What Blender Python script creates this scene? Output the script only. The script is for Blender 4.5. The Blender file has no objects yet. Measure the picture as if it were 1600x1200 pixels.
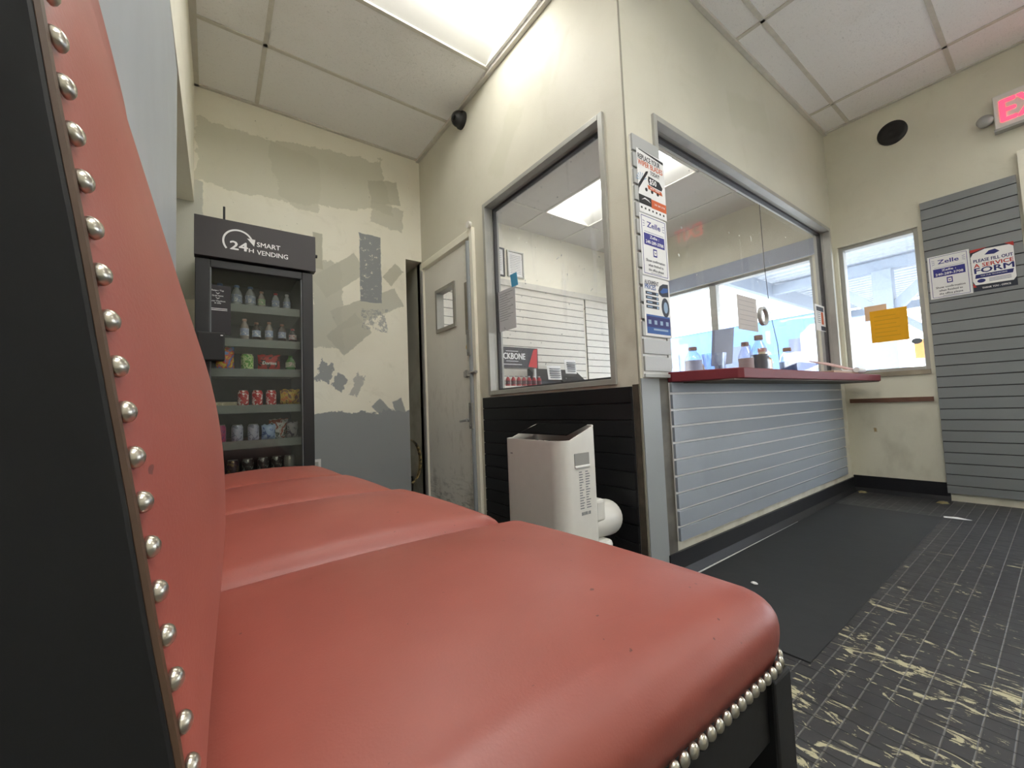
import bpy, bmesh, math, random
from mathutils import Vector, Matrix
from math import sin, cos, pi, radians

random.seed(7)
SC = bpy.context.scene
COL = SC.collection
# ------------------------------------------------------------------ camera
FPX = 639.8
cd = bpy.data.cameras.new('camera'); cam = bpy.data.objects.new('camera', cd); COL.objects.link(cam)
cd.sensor_width = 36.0; cd.sensor_fit = 'HORIZONTAL'; cd.lens = FPX / 1600 * 36.0
cd.clip_start = 0.01; cd.clip_end = 200
yaw, pit, rol = radians(53.573), radians(3.2328), radians(-2.2968)
fw = Vector((cos(pit) * cos(yaw), cos(pit) * sin(yaw), sin(pit)))
r0 = Vector((sin(yaw), -cos(yaw), 0)); u0 = r0.cross(fw)
rr = cos(rol) * r0 + sin(rol) * u0; uu = -sin(rol) * r0 + cos(rol) * u0
cam.matrix_world = Matrix(((rr.x, uu.x, -fw.x, -1.4909), (rr.y, uu.y, -fw.y, -1.0929), (rr.z, uu.z, -fw.z, 0.7827), (0, 0, 0, 1)))
SC.camera = cam
# ------------------------------------------------------------------ world, exposure
SC.view_settings.view_transform = 'Standard'; SC.view_settings.look = 'None'
SC.view_settings.gamma = 1.0; SC.view_settings.use_curve_mapping = False
SC.view_settings.exposure = 2.42
SC.cycles.diffuse_bounces = 8; SC.cycles.max_bounces = 16
W = bpy.data.worlds.new('sky'); SC.world = W; W.use_nodes = True
wn = W.node_tree.nodes; wl = W.node_tree.links
bg = wn['Background']
tc = wn.new('ShaderNodeTexCoord'); no = wn.new('ShaderNodeTexNoise'); no.inputs['Scale'].default_value = 2.0
cr = wn.new('ShaderNodeValToRGB'); cr.color_ramp.elements[0].color = (0.75, 0.87, 1, 1); cr.color_ramp.elements[1].color = (1, 1, 1, 1)
cr.color_ramp.elements[0].position = .35; cr.color_ramp.elements[1].position = .65
wl.new(tc.outputs['Generated'], no.inputs['Vector']); wl.new(no.outputs['Fac'], cr.inputs['Fac']); wl.new(cr.outputs['Color'], bg.inputs['Color'])
bg.inputs['Strength'].default_value = 2.2
LIGHT_TROFFER = 3.4      # emission of the lit lens of the ceiling fixtures
LIGHT_BOOTH = 3.6
FILL_LAMP = 5.5  # emission of the unseen lamps over the aisle

# ------------------------------------------------------------------ room dimensions (metres, fitted)
L = 2.724; M = 2.191; CE = 3.0; BC = 2.64; YS = -3.3; XW = -1.60

# ------------------------------------------------------------------ node helper
class NT:
    def __init__(s, name):
        s.m = bpy.data.materials.new(name); s.m.use_nodes = True
        s.t = s.m.node_tree; s.b = s.t.nodes['Principled BSDF']; s.out = s.t.nodes['Material Output']
        s.co = s.t.nodes.new('ShaderNodeTexCoord').outputs['Object']
    def put(s, sock, v):
        if hasattr(v, 'links'): s.t.links.new(v, sock)
        elif isinstance(v, (tuple, list)) and len(v) == 3 and sock.type == 'RGBA': sock.default_value = (*v, 1)
        else: sock.default_value = v
    def n(s, typ, out=0, attrs=None, **kw):
        nd = s.t.nodes.new(typ)
        for k, v in (attrs or {}).items(): setattr(nd, k, v)
        for k, v in kw.items():
            k = k.replace('_', ' ')
            s.put(nd.inputs[int(k[1:]) if k[0] == 'i' and k[1:].isdigit() else k], v)
        return nd.outputs[out]
    def ma(s, op, a, b=0.0, c=0.0): return s.n('ShaderNodeMath', attrs={'operation': op}, i0=a, i1=b, i2=c)
    def mix(s, f, a, b):
        nd = s.t.nodes.new('ShaderNodeMix'); nd.data_type = 'RGBA'
        s.put(nd.inputs[0], f); s.put(nd.inputs[6], a); s.put(nd.inputs[7], b); return nd.outputs[2]
    def noise(s, scale, vec=None, detail=3.0, rough=.5, dist=0.0):
        return s.n('ShaderNodeTexNoise', Vector=vec or s.co, Scale=scale, Detail=detail, Roughness=rough, Distortion=dist)
    def mapv(s, sc=(1, 1, 1), loc=(0, 0, 0), rot=(0, 0, 0), vec=None):
        return s.n('ShaderNodeMapping', Vector=vec or s.co, Location=loc, Rotation=rot, Scale=sc)
    def sep(s, vec=None):
        nd = s.t.nodes.new('ShaderNodeSeparateXYZ'); s.put(nd.inputs[0], vec or s.co); return nd.outputs
    def step(s, v, lo, hi):
        return s.n('ShaderNodeMapRange', attrs={'clamp': True}, Value=v, From_Min=lo, From_Max=hi, To_Min=0.0, To_Max=1.0)
    def bump(s, h, strength=.3, dist=.01):
        s.put(s.b.inputs['Normal'], s.n('ShaderNodeBump', Height=h, Strength=strength, Distance=dist))
    def set(s, **kw):
        for k, v in kw.items(): s.put(s.b.inputs[k.replace('_', ' ')], v)
        return s.m

def sr(r, g, b):
    f = lambda c: (c / 255 / 12.92) if c <= 10 else ((c / 255 + .055) / 1.055) ** 2.4
    return (f(r), f(g), f(b))

_mc = {}
def plain(name, col, rough=.5, metal=0.0, var=.06, scale=25, coat=0.0, bump=0.0):
    if name in _mc: return _mc[name]
    t = NT(name); f = t.noise(scale)
    d = tuple(c * (1 - var * 3) for c in col)
    t.set(Base_Color=t.mix(f, d, tuple(min(1, c * (1 + var)) for c in col)), Roughness=rough, Metallic=metal, Coat_Weight=coat)
    if bump: t.bump(t.noise(scale * 4), bump, .002)
    _mc[name] = t.m; return t.m

def emit(name, col, st):
    t = NT(name); t.set(Base_Color=col, Emission_Color=col, Emission_Strength=st); return t.m

def glass_mat(name, dirt=.5, gloss=1.0, tint=(1, 1, 1), haze=0.02):
    t = NT(name); t.t.nodes.remove(t.b)
    tr = t.n('ShaderNodeBsdfTransparent', Color=tint)
    gl = t.n('ShaderNodeBsdfGlossy', Color=(gloss, gloss, gloss), Roughness=.03)
    fc = t.n('ShaderNodeLayerWeight', out=1, Blend=.5)
    fr = t.ma('ADD', .022, t.ma('MULTIPLY', t.ma('POWER', fc, 5.0), .6))
    a = t.n('ShaderNodeMixShader', i0=fr, i1=tr, i2=gl)
    df = t.n('ShaderNodeBsdfTranslucent', Color=(.95, .96, 1))
    dd = t.n('ShaderNodeBsdfDiffuse', Color=(.95, .96, 1))
    ds = t.n('ShaderNodeMixShader', i0=.5, i1=df, i2=dd)
    n1 = t.noise(9, detail=6, rough=.75, dist=1.2); n2 = t.noise(2.2)
    sp = t.step(n1, .66, .74); vs = t.step(t.noise(38, detail=2), .73, .76)
    streak = t.step(t.noise(14, vec=t.mapv((1, 1, .12), rot=(.5, .4, .2)), detail=5), .62, .8)
    k = t.ma('ADD', t.ma('MULTIPLY', sp, .5), t.ma('MULTIPLY', vs, .7))
    k = t.ma('ADD', k, t.ma('MULTIPLY', streak, .25))
    k = t.ma('ADD', t.ma('MULTIPLY', k, t.ma('MULTIPLY', n2, dirt)), haze)
    t.put(t.out.inputs['Surface'], t.n('ShaderNodeMixShader', i0=t.ma('MINIMUM', k, .9), i1=a, i2=ds))
    return t.m

# rectangular brushed paint patch mask in the wall plane (a, b are the wall's two coordinates)
def patch(t, a, b, ca, cb, ha, hb, ang=0.0, ns=14, na=.05, soft=.006, seed=0.0):
    dx = t.ma('SUBTRACT', a, ca); dz = t.ma('SUBTRACT', b, cb)
    c, s_ = cos(radians(ang)), sin(radians(ang))
    rx = t.ma('ADD', t.ma('MULTIPLY', dx, c), t.ma('MULTIPLY', dz, s_))
    rz = t.ma('SUBTRACT', t.ma('MULTIPLY', dz, c), t.ma('MULTIPLY', dx, s_))
    nz = t.ma('MULTIPLY', t.ma('SUBTRACT', t.noise(ns, vec=t.mapv(loc=(seed, seed, seed)), detail=5, rough=.65), .5), na * 2)
    ex = t.ma('SUBTRACT', ha, t.ma('ABSOLUTE', rx)); ez = t.ma('SUBTRACT', hb, t.ma('ABSOLUTE', rz))
    return t.step(t.ma('ADD', t.ma('MINIMUM', ex, ez), nz), 0.0, soft)

CREAM = sr(236, 232, 216); CREAM2 = sr(208, 204, 184); GREY = sr(146, 150, 152)
def wall_mat(name, kind='plain'):
    t = NT(name); x, y, z = t.sep()
    f = t.step(t.noise(1.6, detail=4), .35, .65)
    c = t.mix(f, *{'booth': (sr(216, 213, 198), sr(208, 205, 190)), 'right': (sr(222, 219, 202), sr(212, 209, 192))}.get(kind, (sr(244, 241, 226), CREAM)))  # same paint: booth toned down, plain and back lightened, to even out lamp light
    smear = t.step(t.noise(5, detail=6, rough=.7, dist=.8), .55, .7)
    c = t.mix(t.ma('MULTIPLY', smear, .22), c, sr(196, 192, 172))
    if kind == 'back':
        P = lambda *a, **k: patch(t, x, z, *a, **k)
        def lay(c, m, col, op=1.0): return t.mix(t.ma('MULTIPLY', m, op), c, col)
        beige = sr(208, 206, 188)
        c = lay(c, P(-.72, 2.62, .42, .22, 8, na=.10, ns=6, seed=1), beige, .8)
        c = lay(c, P(-1.2, 2.55, .38, .22, -3, na=.10, ns=5, seed=8), beige, .7)
        c = lay(c, P(-.32, 2.62, .13, .10, 10, na=.03, seed=2), sr(196, 194, 176), .8)
        c = lay(c, P(-.30, 2.42, .14, .10, -6, na=.04, seed=3), sr(198, 196, 180), .7)
        c = lay(c, P(-.68, 1.86, .20, .09, 38, na=.015, seed=4), sr(198, 197, 182), .9)
        c = lay(c, P(-.78, 1.62, .11, .34, 0, na=.05, seed=5), sr(198, 197, 182), .85)
        c = lay(c, P(-.47, 1.62, .29, .085, 26, na=.02, seed=6), sr(194, 193, 178), .9)
        c = lay(c, P(-.62, 1.40, .15, .10, 42, na=.02, seed=7), sr(190, 189, 175), .9)
        c = lay(c, P(-.26, 1.93, .09, .05, 50, na=.02, seed=9), sr(188, 186, 168), .8)
        c = lay(c, P(-.84, 2.02, .035, .14, 0, na=.01, seed=2.5), sr(188, 186, 168), .9)
        bl = t.step(t.noise(30, detail=6, rough=.8), .60, .64)
        g = P(-.445, 1.95, .088, .28, 0, na=.012, soft=.004, seed=10)
        g = t.ma('MULTIPLY', g, t.ma('SUBTRACT', 1.0, bl))
        c = lay(c, g, GREY)
        g2 = t.ma('MULTIPLY', P(-.42, 1.53, .10, .09, 0, na=.05, seed=11), t.step(t.noise(34, detail=6, rough=.8), .48, .52))
        c = lay(c, g2, GREY, .75)
        c = lay(c, P(-.80, 1.10, .05, .075, -20, na=.07, ns=20, seed=12), GREY, .9)
        c = lay(c, P(-.70, 1.03, .05, .055, -35, na=.07, ns=20, seed=13), GREY, .9)
        c = lay(c, P(-.57, 1.00, .035, .09, -22, na=.07, ns=18, seed=14), sr(160, 162, 160), .7)
        c = lay(c, t.ma('MULTIPLY', P(-1.75, 1.95, .22, .4, 0, na=.02, seed=3), 1.0), sr(205, 205, 194), 1)
        ed = t.ma('ADD', .80, t.ma('MULTIPLY', t.ma('SUBTRACT', t.noise(7, detail=5, rough=.6), .5), .22))
        c = t.mix(t.step(t.ma('SUBTRACT', ed, z), 0.0, .008), c, GREY)
        c = lay(c, P(-.37, .80, .05, .09, 42, na=.015, seed=15), GREY, .9)
        c = lay(c, P(-.22, .78, .045, .11, 20, na=.015, seed=16), GREY, .9)
        sc_ = t.step(t.noise(40, vec=t.mapv((1, 1, .7)), detail=4, rough=.7), .70, .73)
        c = t.mix(t.ma('MULTIPLY', sc_, .5), c, sr(120, 118, 108))
    elif kind == 'booth':
        a = t.ma('SUBTRACT', x, y)
        for (ca, cb, ha, hb, an, sd) in ((-.47, 2.66, .05, .17, -18, 1), (-.38, 2.62, .03, .14, -30, 2), (-.9, 2.45, .22, .1, 50, 3), (1.3, 2.6, .3, .12, 15, 4)):
            m = patch(t, a, z, ca, cb, ha, hb, an, na=.06, ns=9, seed=sd, soft=.03)
            c = t.mix(t.ma('MULTIPLY', m, .55), c, sr(204, 202, 184))
        grime = t.ma('MULTIPLY', t.step(t.noise(8, detail=5), .45, .75), t.step(z, 1.6, .7))
        c = t.mix(t.ma('MULTIPLY', grime, .5), c, sr(150, 140, 120))
    elif kind == 'right':
        P = lambda *a, **k: patch(t, y, z, *a, **k)
        c = t.mix(t.ma('MULTIPLY', P(-.17, .49, .012, .018, 0, na=.012, ns=60), .9), c, sr(150, 120, 60))
        st = t.ma('MULTIPLY', t.step(t.noise(7, vec=t.mapv((1, 1, .6)), detail=5), .5, .75), t.step(z, .95, .2))
        c = t.mix(t.ma('MULTIPLY', st, .45), c, sr(150, 142, 120))
    t.set(Base_Color=c, Roughness=.55)
    t.bump(t.ma('ADD', t.ma('MULTIPLY', t.noise(220, detail=2), .3), t.noise(3.5, detail=3)), .25, .012)
    return t.m

def floor_mat():
    t = NT('painted mosaic tile'); x, y, z = t.sep()
    S = .0505
    gx = t.ma('ABSOLUTE', t.ma('SUBTRACT', t.ma('FRACT', t.ma('DIVIDE', x, S)), .5))
    gy = t.ma('ABSOLUTE', t.ma('SUBTRACT', t.ma('FRACT', t.ma('DIVIDE', t.ma('ADD', y, .012), S)), .5))
    lx = t.step(gx, .44, .475); ly = t.step(gy, .455, .485)
    near = t.step(x, 2.2, .2)
    scr = t.noise(15, vec=t.mapv((1.5, .6, 1), rot=(0, 0, .15)), detail=8, rough=.68, dist=1.6)
    reg = t.noise(1.9, detail=2)
    thr = t.ma('SUBTRACT', .856, t.ma('ADD', t.ma('MULTIPLY', near, .17), t.ma('MULTIPLY', reg, .25)))
    bare = t.step(t.ma('SUBTRACT', scr, thr), 0.0, .015)
    fine = t.step(t.noise(60, vec=t.mapv((1.8, .5, 1), rot=(0, 0, .3)), detail=4, rough=.6, dist=1), .68, .70)
    blk = t.mix(t.noise(6, detail=6), sr(44, 44, 46), sr(70, 70, 72))
    c = t.mix(t.ma('MULTIPLY', t.ma('MAXIMUM', bare, t.ma('MULTIPLY', fine, .35)), .95), blk, sr(190, 184, 152))
    c = t.mix(t.ma('MULTIPLY', ly, .75), c, sr(112, 110, 106))
    c = t.mix(t.ma('MULTIPLY', lx, .8), c, sr(20, 20, 22))
    h = t.ma('SUBTRACT', 1.0, t.ma('MAXIMUM', lx, ly))
    t.bump(t.ma('ADD', h, t.ma('MULTIPLY', t.noise(60), .2)), .5, .002)
    t.set(Base_Color=c, Roughness=t.ma('ADD', .34, t.ma('MULTIPLY', t.noise(20), .25)))
    return t.m

def ceil_mat(name, col):
    t = NT(name)
    w = t.noise(70, vec=t.mapv((1, 1.6, 1)), detail=3, rough=.7, dist=1.5)
    pit_ = t.step(w, .60, .66)
    fine = t.step(t.noise(260, detail=1), .62, .7)
    k = t.ma('MAXIMUM', pit_, t.ma('MULTIPLY', fine, .4))
    st = t.step(t.noise(1.5), .55, .75)
    c = t.mix(t.ma('MULTIPLY', k, .34), col, tuple(v * .45 for v in col))
    c = t.mix(t.ma('MULTIPLY', st, .15), c, sr(170, 160, 130))
    t.bump(t.ma('SUBTRACT', 1.0, k), .5, .004)
    t.set(Base_Color=c, Roughness=.9); return t.m

def vinyl_mat():
    t = NT('red vinyl')
    c = t.mix(t.step(t.noise(3, detail=5), .35, .7), sr(142, 68, 57), sr(162, 86, 74))
    c = t.mix(t.ma('MULTIPLY', t.step(t.noise(90, detail=2), .745, .765), .7), c, sr(70, 35, 30))
    cre = t.step(t.noise(9, vec=t.mapv((.35, 2.2, 1), rot=(0, 0, .5)), detail=6, rough=.7, dist=2), .64, .66)
    c = t.mix(t.ma('MULTIPLY', cre, .10), c, sr(150, 50, 40))
    t.set(Base_Color=c, Roughness=t.ma('ADD', .36, t.ma('MULTIPLY', t.noise(5, detail=4), .16)))
    t.put(t.b.inputs['Specular IOR Level'], .6)
    t.bump(t.ma('ADD', t.ma('MULTIPLY', t.noise(450, detail=1), .12), t.noise(7, detail=3)), .22, .004)
    return t.m

def slat_paint(name, col, chip=sr(210, 208, 200), amt=.3, groove=None):
    t = NT(name)
    c = t.mix(t.noise(3, detail=5), tuple(v * .9 for v in col), col)
    k = t.step(t.noise(13, vec=t.mapv((1, 1, 3)), detail=6, rough=.7), .70, .72)
    c = t.mix(t.ma('MULTIPLY', k, amt), c, chip)
    d = t.step(t.noise(6, detail=4), .6, .8)
    c = t.mix(t.ma('MULTIPLY', d, .25), c, tuple(v * .6 for v in col))
    t.set(Base_Color=c, Roughness=.42)
    t.bump(t.noise(150, detail=2), .12, .002); return t.m

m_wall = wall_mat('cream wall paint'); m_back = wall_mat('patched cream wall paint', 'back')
m_booth = wall_mat('dimmed cream wall paint', 'booth'); m_right = wall_mat('grimy cream wall paint', 'right')
m_floor = floor_mat()
m_ceil = ceil_mat('acoustic tile', sr(246, 246, 246)); m_grid = plain('ceiling grid', sr(214, 211, 202), .6)
m_vinyl = vinyl_mat()
m_greywall = plain('grey wall panel', sr(176, 181, 184), .45, scale=4)
m_black = plain('black paint', sr(20, 21, 24), .45); m_blackwood = plain('black wood', sr(14, 13, 13), .6, bump=.1)
m_matte = plain('black plastic', sr(26, 26, 28), .5); m_gloss = plain('gloss black', sr(12, 12, 14), .2)
m_white = plain('white', sr(232, 232, 230), .5, var=.02); m_wplast = plain('white plastic', sr(224, 222, 216), .35, var=.02)
m_alu = plain('aluminium', sr(178, 178, 172), .42, .3, scale=12); m_steel = plain('steel', sr(176, 176, 174), .35, .5)
m_dkgask = plain('dark gasket', sr(66, 66, 68), .6); m_paper = plain('paper', sr(236, 236, 236), .7, var=.02)
m_grey = plain('grey paint', sr(150, 155, 158), .45, scale=6); m_brass = plain('brass', sr(222, 190, 96), .3, .4)
m_nail = plain('nail metal', sr(196, 190, 176), .28, .95, scale=60)
m_counter = plain('red laminate', sr(118, 32, 44), .55, scale=8)
m_slat = slat_paint('grey slat paint', sr(150, 158, 168)); m_slat2 = slat_paint('grey slatwall paint', sr(132, 136, 138))
m_bslat = slat_paint('black slat paint', sr(18, 19, 23), sr(90, 88, 84), .12)
m_wslat = slat_paint('white slat panel', sr(226, 222, 212), sr(160, 150, 130), .3)
m_groove = plain('white groove strip', sr(235, 235, 232), .4, var=.01); m_dgroove = plain('dark groove', sr(48, 48, 50), .6)
m_trim = plain('dirty trim', sr(170, 160, 140), .6, var=.2, scale=9); m_wood = plain('raw wood', sr(120, 84, 66), .7, var=.2, scale=14)
m_cove = plain('black cove base', sr(24, 25, 30), .4); m_mat = plain('rubber mat', sr(50, 52, 54), .62, var=.1, scale=7, bump=.3)
m_door = wall_mat('door paint', 'plain')
m_glass = glass_mat('booth window acrylic', 1.15, haze=.035); m_glass2 = glass_mat('street window glass', .9, haze=.02)
m_fglass = glass_mat('cooler glass', .1, haze=.004, tint=(.88, .9, .88), gloss=1.0)

# ------------------------------------------------------------------ mesh helpers
ORG = {}
class MB:
    def __init__(s): s.v = []; s.f = []; s.mi = []
    def add(s, vs, fs, mi=0):
        o = len(s.v); s.v += [tuple(v) for v in vs]; s.f += [tuple(i + o for i in f) for f in fs]; s.mi += [mi] * len(fs); return s
    def box(s, x0, x1, y0, y1, z0, z1, mi=0):
        if x0 > x1: x0, x1 = x1, x0
        if y0 > y1: y0, y1 = y1, y0
        if z0 > z1: z0, z1 = z1, z0
        return s.add([(x, y, z) for x in (x0, x1) for y in (y0, y1) for z in (z0, z1)],
                     [(0, 1, 3, 2), (4, 6, 7, 5), (0, 4, 5, 1), (2, 3, 7, 6), (0, 2, 6, 4), (1, 5, 7, 3)], mi)
    def prism(s, pts, d, mi=0):      # pts: 3-D polygon, d: extrusion vector
        n = len(pts); d = Vector(d); P = [Vector(p) for p in pts]
        return s.add([*P, *[p + d for p in P]], [tuple(range(n))[::-1], tuple(range(n, 2 * n))] + [(i, (i + 1) % n, n + (i + 1) % n, n + i) for i in range(n)], mi)
    def tube(s, path, r, n=12, caps=True, mi=0):
        P = [Vector(p) for p in path]; R = r if isinstance(r, (list, tuple)) else [r] * len(P)
        vs = []; up = None
        for i, p in enumerate(P):
            t = (P[min(i + 1, len(P) - 1)] - P[max(i - 1, 0)]).normalized()
            if up is None: up = Vector((0, 0, 1)) if abs(t.z) < .9 else Vector((1, 0, 0))
            a = t.cross(up).normalized(); up = a.cross(t).normalized()
            vs += [p + R[i] * (cos(2 * pi * k / n) * a + sin(2 * pi * k / n) * up) for k in range(n)]
        fs = [(i * n + k, i * n + (k + 1) % n, (i + 1) * n + (k + 1) % n, (i + 1) * n + k) for i in range(len(P) - 1) for k in range(n)]
        if caps: fs += [tuple(range(n))[::-1], tuple(range((len(P) - 1) * n, len(P) * n))]
        return s.add(vs, fs, mi)
    def lathe(s, prof, c=(0, 0, 0), n=20, axis='z', mi=0):   # prof: (radius, height)
        vs = []
        for r, h in prof:
            for k in range(n):
                a = 2 * pi * k / n; p = (r * cos(a), r * sin(a), h)
                if axis == 'x': p = (h, p[0], p[1])
                if axis == 'y': p = (p[0], h, p[1])
                vs.append((p[0] + c[0], p[1] + c[1], p[2] + c[2]))
        fs = [(i * n + k, i * n + (k + 1) % n, (i + 1) * n + (k + 1) % n, (i + 1) * n + k) for i in range(len(prof) - 1) for k in range(n)]
        fs += [tuple(range(n))[::-1], tuple(range((len(prof) - 1) * n, len(prof) * n))]
        return s.add(vs, fs, mi)
    def build(s, name, mat, parent=None, smooth=False, bevel=0.0, sub=0):
        me = bpy.data.meshes.new(name); o0 = ORG.get(parent.name, Vector()) if parent else Vector()
        me.from_pydata([Vector(v) - o0 for v in s.v], [], s.f)
        for k in (mat if isinstance(mat, (list, tuple)) else [mat]): me.materials.append(k)
        if len(me.materials) > 1: me.polygons.foreach_set('material_index', s.mi)
        bm = bmesh.new(); bm.from_mesh(me); bmesh.ops.recalc_face_normals(bm, faces=bm.faces); bm.to_mesh(me); bm.free()
        if smooth:
            me.polygons.foreach_set('use_smooth', [True] * len(me.polygons))
            if smooth != 'all': me.set_sharp_from_angle(angle=radians(40))
        o = bpy.data.objects.new(name, me); COL.objects.link(o)
        if parent: o.parent = parent; ORG[o.name] = o0
        if bevel:
            b = o.modifiers.new('Bevel', 'BEVEL'); b.width = bevel; b.segments = 2; b.limit_method = 'ANGLE'
        if sub:
            b = o.modifiers.new('Subdivision', 'SUBSURF'); b.levels = sub; b.render_levels = sub
        return o

def tag(o, label, cat, group=None):
    o['label'] = label; o['category'] = cat
    if group: o['group'] = group
    return o
def thing(name, label, cat, loc=(0, 0, 0), group=None):
    o = bpy.data.objects.new(name, None); COL.objects.link(o); o.location = loc; o.empty_display_size = .05
    ORG[o.name] = Vector(loc); return tag(o, label, cat, group)
def struct(o): o['kind'] = 'structure'; return o
def box(name, b, mat, parent=None, bevel=0.0): return MB().box(*b).build(name, mat, parent, bevel=bevel)

class Face:      # a flat frame on a wall: u to the viewer's right, v up, w towards the viewer
    def __init__(s, o, right, normal, up=(0, 0, 1)):
        s.o = Vector(o); s.r = Vector(right).normalized(); s.n = Vector(normal).normalized(); s.u = Vector(up).normalized()
    def p(s, u, v, w=0): return s.o + s.r * u + s.u * v + s.n * w
    def rect(s, mb, u0, v0, u1, v1, w0=0.0, w1=.0006, mi=0, sk=0.0):
        return mb.prism([s.p(u0, v0, w0), s.p(u1, v0, w0), s.p(u1 + sk, v1, w0), s.p(u0 + sk, v1, w0)], s.n * (w1 - w0), mi)
    def poly(s, mb, pts, w0=0.0, w1=.0006, mi=0): return mb.prism([s.p(a, b, w0) for a, b in pts], s.n * (w1 - w0), mi)

def text_mesh(mb, fc, txt, u, v, h, width=None, w=.0012, bold=.02, align='l', mi=0, slant=0.0):
    c = bpy.data.curves.new('t', 'FONT'); c.body = txt; c.size = 1;  c.resolution_u = 2; c.shear = slant; c.fill_mode = 'FRONT'
    o = bpy.data.objects.new('t', c); me = bpy.data.meshes.new_from_object(o)
    vs = [x.co.copy() for x in me.vertices]
    if not vs: return
    x0 = min(p.x for p in vs); x1 = max(p.x for p in vs); y0 = min(p.y for p in vs); y1 = max(p.y for p in vs)
    ref = .73; s_ = h / ref; sx = s_ if width is None else width / (x1 - x0)
    tw = (x1 - x0) * sx; off = {'l': 0, 'c': -tw / 2, 'r': -tw}[align]
    e = h * bold * 1.1
    for k, (ex, ey) in enumerate(((-e, 0), (e, 0), (0, 0), (0, e * .7), (0, -e * .7)) if bold > .015 else ((0, 0),)):
        mb.add([fc.p(u + off + (p.x - x0) * sx + ex, v + p.y * s_ + ey, w + k * 4e-5) for p in vs], [tuple(f.vertices) for f in me.polygons], mi)
    bpy.data.objects.remove(o); bpy.data.curves.remove(c); bpy.data.meshes.remove(me)

# ------------------------------------------------------------------ room shell
def holed(mb, u0, u1, v0, v1, holes, put):
    us = sorted({u0, u1, *[h[0] for h in holes], *[h[1] for h in holes]}); vs = sorted({v0, v1, *[h[2] for h in holes], *[h[3] for h in holes]})
    for i in range(len(us) - 1):
        for j in range(len(vs) - 1):
            cu, cv = (us[i] + us[i + 1]) / 2, (vs[j] + vs[j + 1]) / 2
            if any(h[0] < cu < h[1] and h[2] < cv < h[3] for h in holes): continue
            put(us[i], us[i + 1], vs[j], vs[j + 1])

struct(box('floor', (-1.95, L + .2, YS - .1, M + .6, -.1, 0), m_floor))
LIGHTS = [(-1.215, -.045, .43, 1.01)]
HID = [(-1.215, -.045, -1.355, -.785), (-1.215, -.045, -2.55, -1.98), (1.145, 2.32, -2.55, -1.97)]  # unseen lamps, added to brighten chairs, back wall and hall
mb = MB(); holed(mb, -1.95, L + .2, YS - .1, M + .6, [(a, b, c, d) for a, b, c, d in LIGHTS + HID], lambda a, b, c, d: mb.box(a, b, c, d, CE, CE + .14))
struct(mb.build('ceiling', m_ceil))
mb = MB()
gxs = [-1.23, -.03, 1.13, 2.335]; gys = [1.6, 1.015, .42, -.175, -.77, -1.37, -1.965, -2.56, -3.15]
for gx in gxs:
    mb.box(gx - .012, gx + .012, YS if gx != -.03 else YS, 0 if gx > -.1 else M, CE - .006, CE + .002)
for gy in gys:
    mb.box(XW, -.004 if gy > 0 else L, gy - .012, gy + .012, CE - .006, CE + .002)
# wall angles around the edges
mb.box(-.03, -.002, -.03, M, CE - .022, CE); mb.box(-.03, L, -.028, -.002, CE - .022, CE)
mb.box(L - .025, L - .002, YS, -.03, CE - .01, CE); mb.box(XW, 0, M - .025, M - .002, CE - .01, CE); mb.box(XW, XW + .045, YS, M, CE - .01, CE)
struct(mb.build('trim_ceiling_grid', m_grid))

# back wall (with narrow opening next to the door)
mb = MB(); holed(mb, -1.95, L + .15, 0, CE, [(-.147, 0, 0, 2.085)], lambda a, b, c, d: mb.box(a, b, M, M + .1, c, d))
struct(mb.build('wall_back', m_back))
# passage behind the opening
mb = MB(); mb.box(-.7, .0, M + .42, M + .5, 0, 2.3, 0); mb.box(-.7, -.6, M + .1, M + .42, 0, 2.3, 0); mb.box(-.6, 0, M + .1, M + .42, 2.085, 2.2, 0)
struct(mb.build('wall_passage', m_wall))
struct(box('trim_passage_panel', (-.6, -.055, M + .385, M + .42, 1.0, 2.0), m_grey))
# front booth walls
W1 = (.123, 1.167, .872, 2.15); DR = (1.305, 2.185, 0, 2.05)
mb = MB(); holed(mb, 0, M + .42, 0, CE, [W1, DR], lambda a, b, c, d: mb.box(0, .1, a, b, c, d))
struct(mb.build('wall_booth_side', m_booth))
W2 = (.212, 2.64, .866, 2.15)
mb = MB(); holed(mb, .1, L, 0, CE, [W2], lambda a, b, c, d: mb.box(a, b, 0, .1, c, d))
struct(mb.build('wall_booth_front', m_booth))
struct(box('trim_corner_bead', (-.002, .004, -.002, .004, .0, CE), plain('corner bead', sr(150, 146, 132), .6)))
# booth ceiling
BL = (1.09, 1.70, .57, 1.77)
mb = MB(); holed(mb, .1, L, .1, M, [BL], lambda a, b, c, d: mb.box(a, b, c, d, BC, BC + .08))
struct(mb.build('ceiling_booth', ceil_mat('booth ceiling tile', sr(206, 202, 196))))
mb = MB()
for gx in (1.09 - .61, 1.09, 1.70, 2.31): mb.box(gx - .012, gx + .012, .1, M, BC - .005, BC + .002)
for gy in (.57, 1.77): mb.box(.1, L, gy - .012, gy + .012, BC - .005, BC + .002)
struct(mb.build('trim_booth_grid', m_grid))
# right wall with windows and the street door
H3 = (-.512, -.028, .935, 2.0); HB = (.15, 2.08, .935, 2.0); HD = (-2.15, -1.07, 0, 2.25); HW = (-3.2, -2.3, .6, 2.2)  # HW: unseen window, added for extra daylight
mb = MB(); holed(mb, YS, M, 0, CE, [H3, HB, HD, HW], lambda a, b, c, d: mb.box(L, L + .16, a, b, c, d))
struct(mb.build('wall_right', m_right))
# wall behind the camera
struct(box('wall_front', (-1.95, L + .2, YS - .1, YS, 0, CE), m_wall))
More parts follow.
